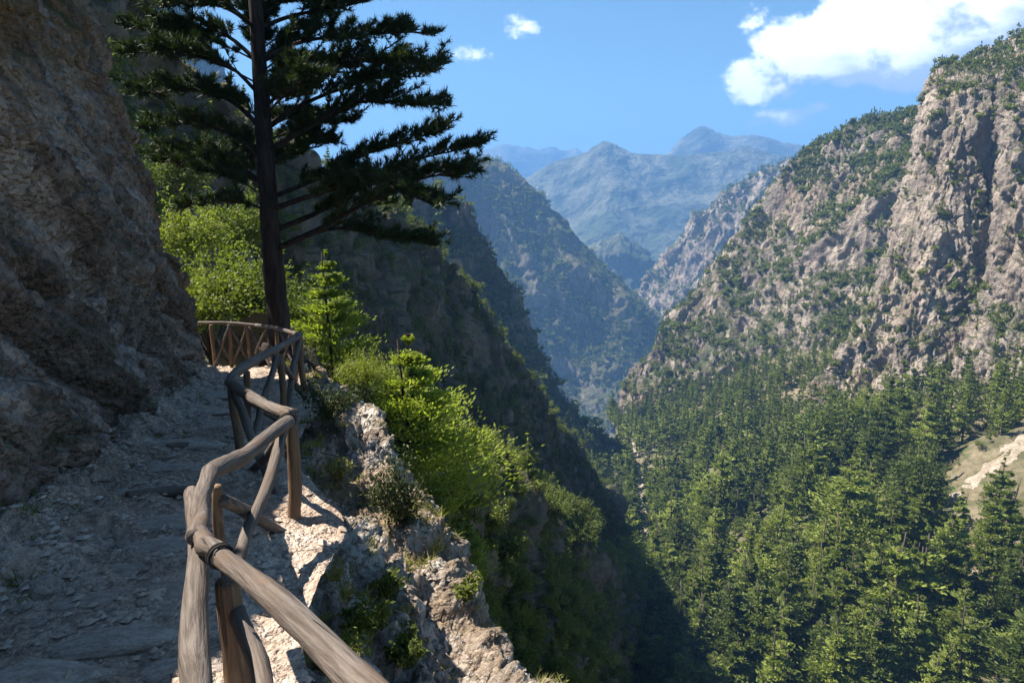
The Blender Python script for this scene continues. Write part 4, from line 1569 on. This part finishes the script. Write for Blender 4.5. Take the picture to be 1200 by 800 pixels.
young_conifer("young_fir", foot(487, 664, 18.0), 6.9, 0.40, "bright yellow-green young conifer standing behind the rocky ledge", M_PINE_YOUNG, 150, 240, 0.26, 0.0105, "fir tree")
young_conifer("young_fir", foot(392, 478, 16.5), 4.0, 0.34, "layered green young conifer right of the big pine trunk", M_PINE_YOUNG, 110, 200, 0.02, 0.0135, "fir tree")
young_conifer("young_fir", foot(548, 690, 24), 3.2, 0.36, "darker conifer on the slope right of the bright young conifer", M_PINE, 64, 110, 0.04, 0.019, "fir tree")
for (px, py, Y, h, k, lab) in (
    (248, 432, 17.5, 3.4, 1, "yellow-green leafy tree between the cliff edge and the big pine trunk"),
    (300, 425, 19.5, 3.6, 0, "yellow-green leafy tree directly behind the big pine trunk"),
    (352, 440, 18.0, 2.9, 1, "leafy tree just right of the trunk, behind the fence corner"),
    (230, 345, 27.0, 4.0, 2, "pale leafy tree higher up behind the cliff edge"),
    (282, 330, 30.0, 4.2, 0, "pale leafy tree seen under the left branches of the big pine"),
    (428, 472, 15.0, 1.35, 1, "light green bush at the rim of the ledge, left of the bright young conifer"),
    (212, 250, 34.0, 3.6, 1, "sparse bush on the grey slope behind the cliff edge"),
    (556, 610, 31.0, 1.9, 1, "sunlit leafy tree beyond the darker conifer"),
):
    put_tree("broadleaf_tree", BRIGHT[k], foot(px, py, Y), h, lab, "tree", None, 1.0)

# ------------------------------------------------------------------ wooden fence
def log_obj(name, parent, pts, r0, r1, mat, sides=12, n=14, wob=0.012, knots=2):
    """round log as its own mesh; its local Z runs along the log"""
    pts = np.asarray([np.asarray(p, float) for p in pts])
    c = spline(pts, n) if len(pts) > 2 else np.linspace(pts[0], pts[1], n)
    L = np.linalg.norm(c[-1] - c[0])
    z = Vector(c[-1] - c[0]).normalized()
    q = z.to_track_quat("Z", "X")
    Rm = np.array(q.to_matrix())
    loc = (c - c[0]) @ Rm
    s = np.linspace(0, 1, n)
    ph = RNG.random(4) * 6.28
    loc[:, 0] += wob * np.sin(s * 5.0 + ph[0]) * np.sin(np.pi * s)
    loc[:, 1] += wob * np.sin(s * 6.3 + ph[1]) * np.sin(np.pi * s)
    rad = np.linspace(r0, r1, n) * (1 + 0.05 * np.sin(s * 9 + ph[2]) + 0.03 * np.sin(s * 23 + ph[3]))
    for _ in range(knots):
        k = RNG.random()
        rad *= 1 + 0.06 * np.exp(-((s - k) / 0.03) ** 2)
    g = Geo()
    # rounded, slightly chamfered ends
    d0 = (loc[1] - loc[0]) / np.linalg.norm(loc[1] - loc[0])
    d1 = (loc[-1] - loc[-2]) / np.linalg.norm(loc[-1] - loc[-2])
    pp = np.vstack([loc[0] - d0 * r0 * 0.25, loc, loc[-1] + d1 * r1 * 0.25])
    rr = np.concatenate([[r0 * 0.8], rad, [r1 * 0.8]])
    g.tube(pp, rr * 0.82, sides, 0, rough=0.03)
    o = link(name, g.mesh(name, [mat], True), parent)
    o.matrix_world = Matrix.Translation(Vector(c[0])) @ q.to_matrix().to_4x4()
    return o


def fence():
    root = bpy.data.objects.new("wooden_fence", None)
    C.objects.link(root)
    tag(root, "rustic log fence with crossed braces winding along the outer edge of the path", "fence")
    T0, T0b = P(545, 905, 0.72), P(455, 815, 0.98)
    T1 = P(262, 655, 1.86)
    J = P(233, 626, 2.05)
    T2 = P(243, 560, 2.75)
    T3 = P(338, 494, 4.2)
    T4 = P(269, 448, 5.7)
    T5 = P(351, 393, 8.9)
    F1 = np.array([T1[0] + 0.0, T1[1] + 0.06, -2.05])
    F2 = P(262, 690, 3.0)
    F3 = P(344, 636, 4.25)
    F4 = P(283, 556, 5.8)
    F5 = P(357, 468, 9.0)
    M45 = P(328, 415, 7.4)
    FM45 = P(334, 500, 7.5)
    up = np.array([0, 0, 0.02])

    def rail(*pts, r0=0.045, r1=0.042, **k):
        return log_obj("rail", root, pts, r0, r1, M_WOOD, 14, 22, **k)

    def brace(*pts, r0=0.035, r1=0.032, **k):
        return log_obj("brace", root, pts, r0, r1, M_WOOD, 10, 14, **k)

    def post(a, b, r0=0.05, r1=0.046, **k):
        return log_obj("post", root, [b - np.array([0, 0, 0.25]), a], r0, r1, M_POST, 12, 14, **k)

    rail(P(700, 1060, 0.55), T0, T0b, P(350, 727, 1.36), T1 , r0=0.042, r1=0.036)
    rail(T1 + (J - T1) * 0.02, J + (J - T1) * 0.01, r0=0.035, r1=0.038)
    rail(J + np.array([-0.005, -0.02, 0.004]), P(237, 592, 2.4), T2 + np.array([0, 0.03, 0.015]), r0=0.037, r1=0.042)
    rail(T2 + np.array([0.0, 0.03, 0.012]), P(290, 528, 3.4), T3, r0=0.05, r1=0.05)
    rail(T3 + np.array([0, 0.08, 0.02]), P(305, 472, 4.9), T4, r0=0.052, r1=0.055)
    rail(T4 + np.array([0.0, 0.03, 0.0]), P(276, 437, 6.0), P(300, 420, 6.8), P(330, 405, 7.9), T5, r0=0.055, r1=0.052)
    # posts
    post(P(266, 684, 1.95), np.array([P(266, 684, 1.95)[0] + 0.01, 1.98, -2.0]), 0.052, 0.05)
    post(P(254, 570, 2.95), F2, 0.03, 0.028)
    post(T3 - np.array([0, -0.06, 0.03]), F3, 0.055, 0.05)
    post(P(272, 456, 5.78), F4, 0.052, 0.05)
    post(P(289, 436, 6.6), P(293, 520, 6.7), 0.045, 0.04)
    post(M45 - [0, 0, 0.02], FM45, 0.05, 0.045)
    post(T5 - [0, 0, 0.02], F5, 0.055, 0.05)
    # braces
    brace(T2 - np.array([0.055, 0.04, 0.05]), P(228, 640, 2.1), P(231, 730, 1.62), P(233, 860, 1.3), r0=0.036, r1=0.045)
    brace(P(278, 716, 1.95), P(300, 780, 1.72), P(328, 880, 1.45), r0=0.035, r1=0.036)
    brace(P(333, 503, 4.14), P(305, 585, 3.5), P(276, 668, 2.95), r0=0.04, r1=0.038)
    brace(P(262, 586, 2.95), P(300, 606, 3.6), P(345, 632, 4.2), r0=0.038, r1=0.042)
    brace(P(274, 460, 5.7), P(298, 515, 5.2), P(342, 630, 4.32), r0=0.045, r1=0.042)
    brace(P(330, 510, 4.3), P(305, 540, 5.0), P(286, 560, 5.7), r0=0.04, r1=0.038)
    brace(P(325, 418, 7.38), P(309, 470, 6.7), P(296, 520, 6.2), r0=0.045, r1=0.04)
    brace(P(350, 398, 8.8), P(344, 435, 8.2), P(337, 478, 7.6), r0=0.05, r1=0.045)
    brace(P(330, 425, 7.5), P(345, 447, 8.2), P(360, 470, 8.9), r0=0.04, r1=0.04)
    brace(P(276, 458, 5.9), P(303, 478, 6.6), P(332, 495, 7.4), r0=0.04, r1=0.038)
    # far run past the big pine
    G1, G2, G3, G0 = P(343, 389, 10.6), P(300, 381, 12.2), P(243, 378, 12.3), P(180, 378, 12.6)
    rail(T5 + [0, 0.05, 0.01], P(348, 391, 9.7), G1, P(322, 384, 11.4), G2, r0=0.042, r1=0.038)
    rail(G2, P(270, 379, 12.3), G3, G0, r0=0.036, r1=0.036)
    for x, Y in ((343, 10.55), (324, 11.3), (289, 12.3), (268, 12.35), (247, 12.4)):
        a = P(x, 388 if x > 300 else 381, Y)
        post(a, a + np.array([0, 0, -0.78]), 0.038, 0.036, knots=0)
    for xa, xb, Ya, Yb in ((289, 268, 12.28, 12.33), (268, 247, 12.33, 12.38), (343, 324, 10.6, 11.3), (312, 290, 11.9, 12.3)):
        a, b = P(xa, 384, Ya), P(xb, 384, Yb)
        dn = np.array([0, 0, -0.72])
        brace(a, b + dn, r0=0.026, r1=0.024, knots=0)
        brace(b + [0, 0.05, 0], a + dn + [0, 0.05, 0], r0=0.026, r1=0.024, knots=0)
    # dark wire bindings at the joints
    for p, q, r in ((T1, J, 0.036), (T3, P(305, 472, 4.9), 0.050)):
        d = (q - p) / np.linalg.norm(q - p)
        th = np.linspace(0, 2 * np.pi, 17)
        a = np.cross(d, [0, 0, 1.0])
        a /= np.linalg.norm(a)
        b = np.cross(d, a)
        g = Geo()
        for s in (-0.008, 0.008):
            c = p + d * (0.03 + s)
            g.tube(c + r * (np.cos(th)[:, None] * a + np.sin(th)[:, None] * b), 0.005, 5, 0, False)
        link("binding", g.mesh("binding", [M_WIRE], True), root)


fence()

for x, y, h, k, lab in ((-6.6, 2.2, 4.6, 3, "unseen sparse pine added on the cliff top to dapple the start of the path"), (-8.4, 3.6, 4.4, 4, "unseen wide sparse pine added on the cliff top for dappled shade, behind the first one")):
    put_tree("pine_tree", SPARSE[k - 3], (x, y, 2.2 + 0.12 * y), h, lab, "pine tree", None, 1.2)  # out of view, added to throw dappled shade on path and rails

# ------------------------------------------------------------------ stones, boulders, branches
def rock_mesh(name, seed, mat, sub=3, flat=1.0, rough=1.0):
    import bmesh
    bm = bmesh.new()
    bmesh.ops.create_icosphere(bm, subdivisions=sub, radius=1.0)
    V = np.array([v.co[:] for v in bm.verts])
    f1, e, cid = worley(V * 1.1 + seed * 3.7, seed)
    s = 1 + rough * (0.26 * (cid - 0.5) - 0.22 * (f1 - 0.5) + 0.22 * fbm(V * 1.2 + seed, 3, seed))
    V = V * s[:, None]
    V[:, 2] *= flat
    for v, c in zip(bm.verts, V):
        v.co = c
    me = bpy.data.meshes.new(name)
    bm.to_mesh(me)
    bm.free()
    me.materials.append(mat)
    return me


STONES = [rock_mesh("stone", 20 + k, M_STONE, 2, 0.55) for k in range(8)]
SLABS = [rock_mesh("step_stone", 40 + k, M_STONE, 3, 0.5, 0.6) for k in range(3)]


def on_path(px, py):
    return hit("path", px, py)


def place(name, me, p, sx, sy, sz, rz, parent=None, sink=0.3, tilt=0.15):
    o = link(name, me, parent)
    o.location = (p[0], p[1], p[2] + sz * (0.5 - sink) - 0.25 * sz)
    o.rotation_euler = (RNG.normal() * tilt, RNG.normal() * tilt, rz)
    o.scale = (sx, sy, sz)
    return o


# broad flat stones that make the steps of the path: px, py, half length, half width, thickness, turn
for px, py, a, b, c, rz in (
    (138, 752, 0.27, 0.10, 0.12, 14), (60, 792, 0.2, 0.1, 0.05, 5), (215, 782, 0.16, 0.08, 0.05, 20), (196, 640, 0.26, 0.1, 0.055, 6), (150, 668, 0.22, 0.09, 0.045, 12),
    (205, 612, 0.3, 0.1, 0.07, 4), (120, 700, 0.22, 0.08, 0.04, 16), (208, 690, 0.16, 0.09, 0.05, -8), (250, 540, 0.34, 0.12, 0.09, 3), (218, 520, 0.36, 0.12, 0.09, 5), (240, 500, 0.4, 0.13, 0.10, 2), (212, 548, 0.3, 0.1, 0.07, 6), (236, 480, 0.4, 0.14, 0.10, -3), (262, 556, 0.2, 0.1, 0.08, 8), (246, 462, 0.4, 0.14, 0.1, -4), (258, 600, 0.16, 0.09, 0.06, 4)):
    p = on_path(px, py)
    if p is not None:
        o = place("step_stone", SLABS[int(RNG.integers(0, 3))], p, a, b, c, R(rz), PATH, 0.38, 0.05)
for k in range(150):
    y = RNG.uniform(1.6, 11.5)
    t = RNG.random() ** (0.45 if k % 3 else 2.5)
    xl = np.interp(y, [b[1] for b in BASE], [b[0] for b in BASE])
    xr = np.interp(y, FOOT_Y, FOOT_X)
    x = xr + (xl - xr) * t
    s = RNG.uniform(0.018, 0.05) * (0.75 + 0.09 * y)
    place("stone", STONES[int(RNG.integers(0, 8))], (x, y, path_height(x, y)), s * RNG.uniform(1, 1.7), s, s * RNG.uniform(0.6, 1.0), RNG.random() * 6.28, PATH, 0.4)

# low log laid across the path as a step, and its like
for a, b, r, lab in (((150, 580), (232, 574), 0.05, "half-buried dark log laid across the path as a step"), ((196, 524), (268, 520), 0.05, "second half-buried log step, farther up the path")):
    pa, pb = on_path(*a), on_path(*b)
    if pa is not None and pb is not None:
        o = log_obj("log_step", None, [pa + [0, 0, -0.01], lerp(pa, pb, 0.5) + [0, 0.03, 0.0], pb + [0, 0, -0.01]], r, r * 0.9, M_DARKLOG, 12, 12)
        tag(o, lab, "log step")

for px, py, Y, sx, sy, sz, rz, lab in ((8, 668, 3.1, 0.12, 0.15, 0.12, 20, "grey boulder leaning against the foot of the cliff at the left edge"), (52, 690, 3.0, 0.08, 0.07, 0.05, 50, "small rock in front of the boulder at the cliff foot"), (232, 468, 9.3, 0.34, 0.3, 0.2, 10, "rounded rock at the cliff foot near the bend of the path")):
    o = link("boulder", rock_mesh("boulder", int(px), M_STONE, 5))
    o.location = P(px, py, Y)
    o.rotation_euler = (0.2, 0.1, R(rz))
    o.scale = (sx, sy, sz)
    tag(o, lab, "boulder")


# gravel on the path and crumbled stone on the ledge
def gravel(name, key, n, smin, smax, lim, mat, seed):
    rng = np.random.default_rng(seed)
    G, N = SHEETS[key]
    pts = G.reshape(-1, 3)
    nn = N.reshape(-1, 3)
    w = lim(pts, nn)
    x, y, f = proj(pts)
    w = w * ((x > -30) & (x < 1230) & (y < 830) & (pts[:, 1] > 0.6))
    k = rng.choice(len(pts), n, p=w / w.sum())
    s = smin + (smax - smin) * rng.random(n) ** 3
    base = np.array([[1, 0, 0], [0, 1, 0], [-1, 0, 0], [0, -1, 0], [0, 0, 1], [0, 0, -1.0]]) * np.array([1, 0.8, 0.6])
    q = rng.random((n, 6, 1)) * 0.7 + 0.65
    a = rng.random(n) * 6.28
    ca, sa = np.cos(a)[:, None], np.sin(a)[:, None]
    V = base[None] * q * s[:, None, None] * np.array([1.2, 1, 0.8])
    V = np.stack([V[..., 0] * ca - V[..., 1] * sa, V[..., 0] * sa + V[..., 1] * ca + 0.3 * V[..., 2], V[..., 2]], -1)
    V += (pts[k] + np.stack([rng.normal(size=n) * 0.01, rng.normal(size=n) * 0.01, 0.25 * s], 1))[:, None]
    T = np.array([[0, 1, 4], [1, 2, 4], [2, 3, 4], [3, 0, 4], [1, 0, 5], [2, 1, 5], [3, 2, 5], [0, 3, 5]])
    T = (np.arange(n)[:, None, None] * 6 + T[None]).reshape(-1, 3)
    link(name, new_mesh(name, V.reshape(-1, 3), [T], [mat]), kind="stuff")


def near_wall(p, n):
    xl = np.interp(p[:, 1], [b[1] for b in BASE], [b[0] for b in BASE])
    d = np.clip(p[:, 0] - xl, 0, 5)
    return (0.12 + np.exp(-d / 0.6)) * np.clip(fbm(p / 0.5, 2, 371) + 0.5, 0.05, 2) / np.clip(0.5 + p[:, 1], 0.5, 99) ** 0.6


gravel("gravel", "path", 9000, 0.005, 0.034, near_wall, M_STONE, 381)
gravel("rubble", "ledge", 3500, 0.006, 0.045, lambda p, n: np.clip(n[:, 2] - 0.35, 0, 1), M_LEDGE, 382)

for k, (a, b, r, lab) in enumerate((((345, 486), (384, 508), 0.028, "pale dead branch lying at the foot of the fence corner"), ((350, 498), (402, 540), 0.02, "longer dead branch sloping down the ledge"), ((362, 530), (420, 560), 0.014, "thin dead stick on the rocks of the ledge"), ((318, 690), (352, 652), 0.016, "pale stick propped beside the foot of the middle fence post"))):
    pa, pb = hit("ledge", *a), hit("ledge", *b)
    if pa is None or pb is None:
        continue
    o = log_obj("dead_branch", None, [pa + [0, 0, 0.04], lerp(pa, pb, 0.5) + [0, 0, 0.09], pb + [0, 0, 0.03]], r, r * 0.45, M_WOOD, 7, 12, 0.03)
    tag(o, lab, "dead branch")


# ------------------------------------------------------------------ low plants of the ledge
def shrub(p, w, h, label, mat, n=900, leaf=0.028, group=None):
    root = bpy.data.objects.new("shrub", None)
    C.objects.link(root)
    root.location = p
    tag(root, label, "shrub", group)
    g, gs = Geo(), Geo()
    nst = 16
    tips = []
    for k in range(nst):
        a = RNG.random() * 6.28
        r = w * RNG.uniform(0.3, 1.0) * 0.5
        e = np.array([math.cos(a) * r, math.sin(a) * r, h * RNG.uniform(0.45, 1.0)])
        gs.tube([np.zeros(3), e * [0.4, 0.4, 0.6], e], [0.007, 0.005, 0.002], 4, 0, False)
        tips.append(e)
    tips = np.array(tips)
    k = RNG.integers(0, nst, n)
    s = RNG.random(n) ** 0.5
    c = tips[k] * s[:, None] * np.array([1, 1, 1]) + RNG.normal(size=(n, 3)) * np.array([w, w, h]) * 0.07
    d = randdir(n) + np.array([0, 0, 0.4])
    d /= np.linalg.norm(d, axis=1)[:, None]
    L = leaf * (0.6 + 0.8 * RNG.random(n))
    g.leaves(c, d * L[:, None], perp(d) * (0.4 * L)[:, None])
    link("foliage", g.mesh("foliage", [mat]), root)
    link("stem", gs.mesh("stem", [M_BARK], True), root)


def on_ledge(px, py):
    p = hit("ledge", px, py)
    return p


SG = "shrubs growing on the rocky ledge"
for px, py, w, h, lab, mat, n in (
    (474, 612, 0.8, 0.6, "dark dense shrub hanging at the rim of the ledge", M_SHRUB_DARK, 2600), (384, 492, 0.8, 0.45, "dark low shrub at the top of the ledge below the fence corner", M_SHRUB_DARK, 1800),
    (432, 745, 0.32, 0.22, "green shrub in the shaded cleft in the middle of the ledge", M_SHRUB, 1300), (478, 776, 0.30, 0.22, "green shrub low in the shaded cleft, near the bottom of the ledge", M_SHRUB, 1300), (455, 700, 0.28, 0.2, "small shrub above the shaded cleft", M_SHRUB, 700),
    (350, 690, 0.22, 0.16, "small green shrub at the foot of the middle fence post", M_SHRUB, 600), (398, 560, 0.3, 0.22, "pale tuft of leaves on the sunlit upper ledge", M_GRASS, 500), 
    (548, 700, 0.25, 0.18, "yellow-green small shrub on the outer rim", M_SHRUB, 500), (400, 790, 0.3, 0.2, "low green shrub under the nearest rail", M_SHRUB, 700), (330, 545, 0.3, 0.22, "small green plant between the crossed braces", M_SHRUB, 500), 
    ):
    p = on_ledge(px, py)
    if p is not None:
        shrub(p, w, h, lab, mat, n, 0.02, SG)


def tufts(name, key, n, seed, lim, h0, h1, blades, mat):
    rng = np.random.default_rng(seed)
    G, N = SHEETS[key]
    pts, nn = G.reshape(-1, 3), N.reshape(-1, 3)
    w = lim(pts, nn)
    x, y, f = proj(pts)
    w = w * ((x > -30) & (x < 1230) & (y < 830) & (pts[:, 1] > 0.8))
    k = rng.choice(len(pts), n, p=w / w.sum())
    c = np.repeat(pts[k], blades, 0)
    m = len(c)
    d = rng.normal(size=(m, 3)) * np.array([0.55, 0.55, 0.25]) + np.array([0, 0, 0.8])
    d /= np.linalg.norm(d, axis=1)[:, None]
    hh = np.repeat(h0 + (h1 - h0) * rng.random(n) ** 1.5, blades) * (0.5 + 0.6 * rng.random(m))
    c = c + rng.normal(size=(m, 3)) * 0.022
    g = Geo()
    side = np.cross(d, rng.normal(size=(m, 3)))
    side /= np.linalg.norm(side, axis=1)[:, None]
    tip = c + d * hh[:, None] - np.array([0, 0, 1]) * (hh * 0.18)[:, None]
    g.needles(c, tip, side * (0.0035 + 0.02 * hh)[:, None])
    link(name, g.mesh(name, [mat]), kind="stuff")


tufts("grass", "ledge", 620, 391, lambda p, n: np.clip(n[:, 2] - 0.3, 0, 1) * np.clip(fbm(p / 0.7, 3, 393) + 0.1, 0, 1) * (p[:, 1] > 1.2), 0.05, 0.17, 22, M_GRASS)
tufts("grass", "path", 160, 395, lambda p, n: near_wall(p, n) * (p[:, 0] - np.interp(p[:, 1], [b[1] for b in BASE], [b[0] for b in BASE]) < 0.5), 0.03, 0.1, 16, M_SHRUB)
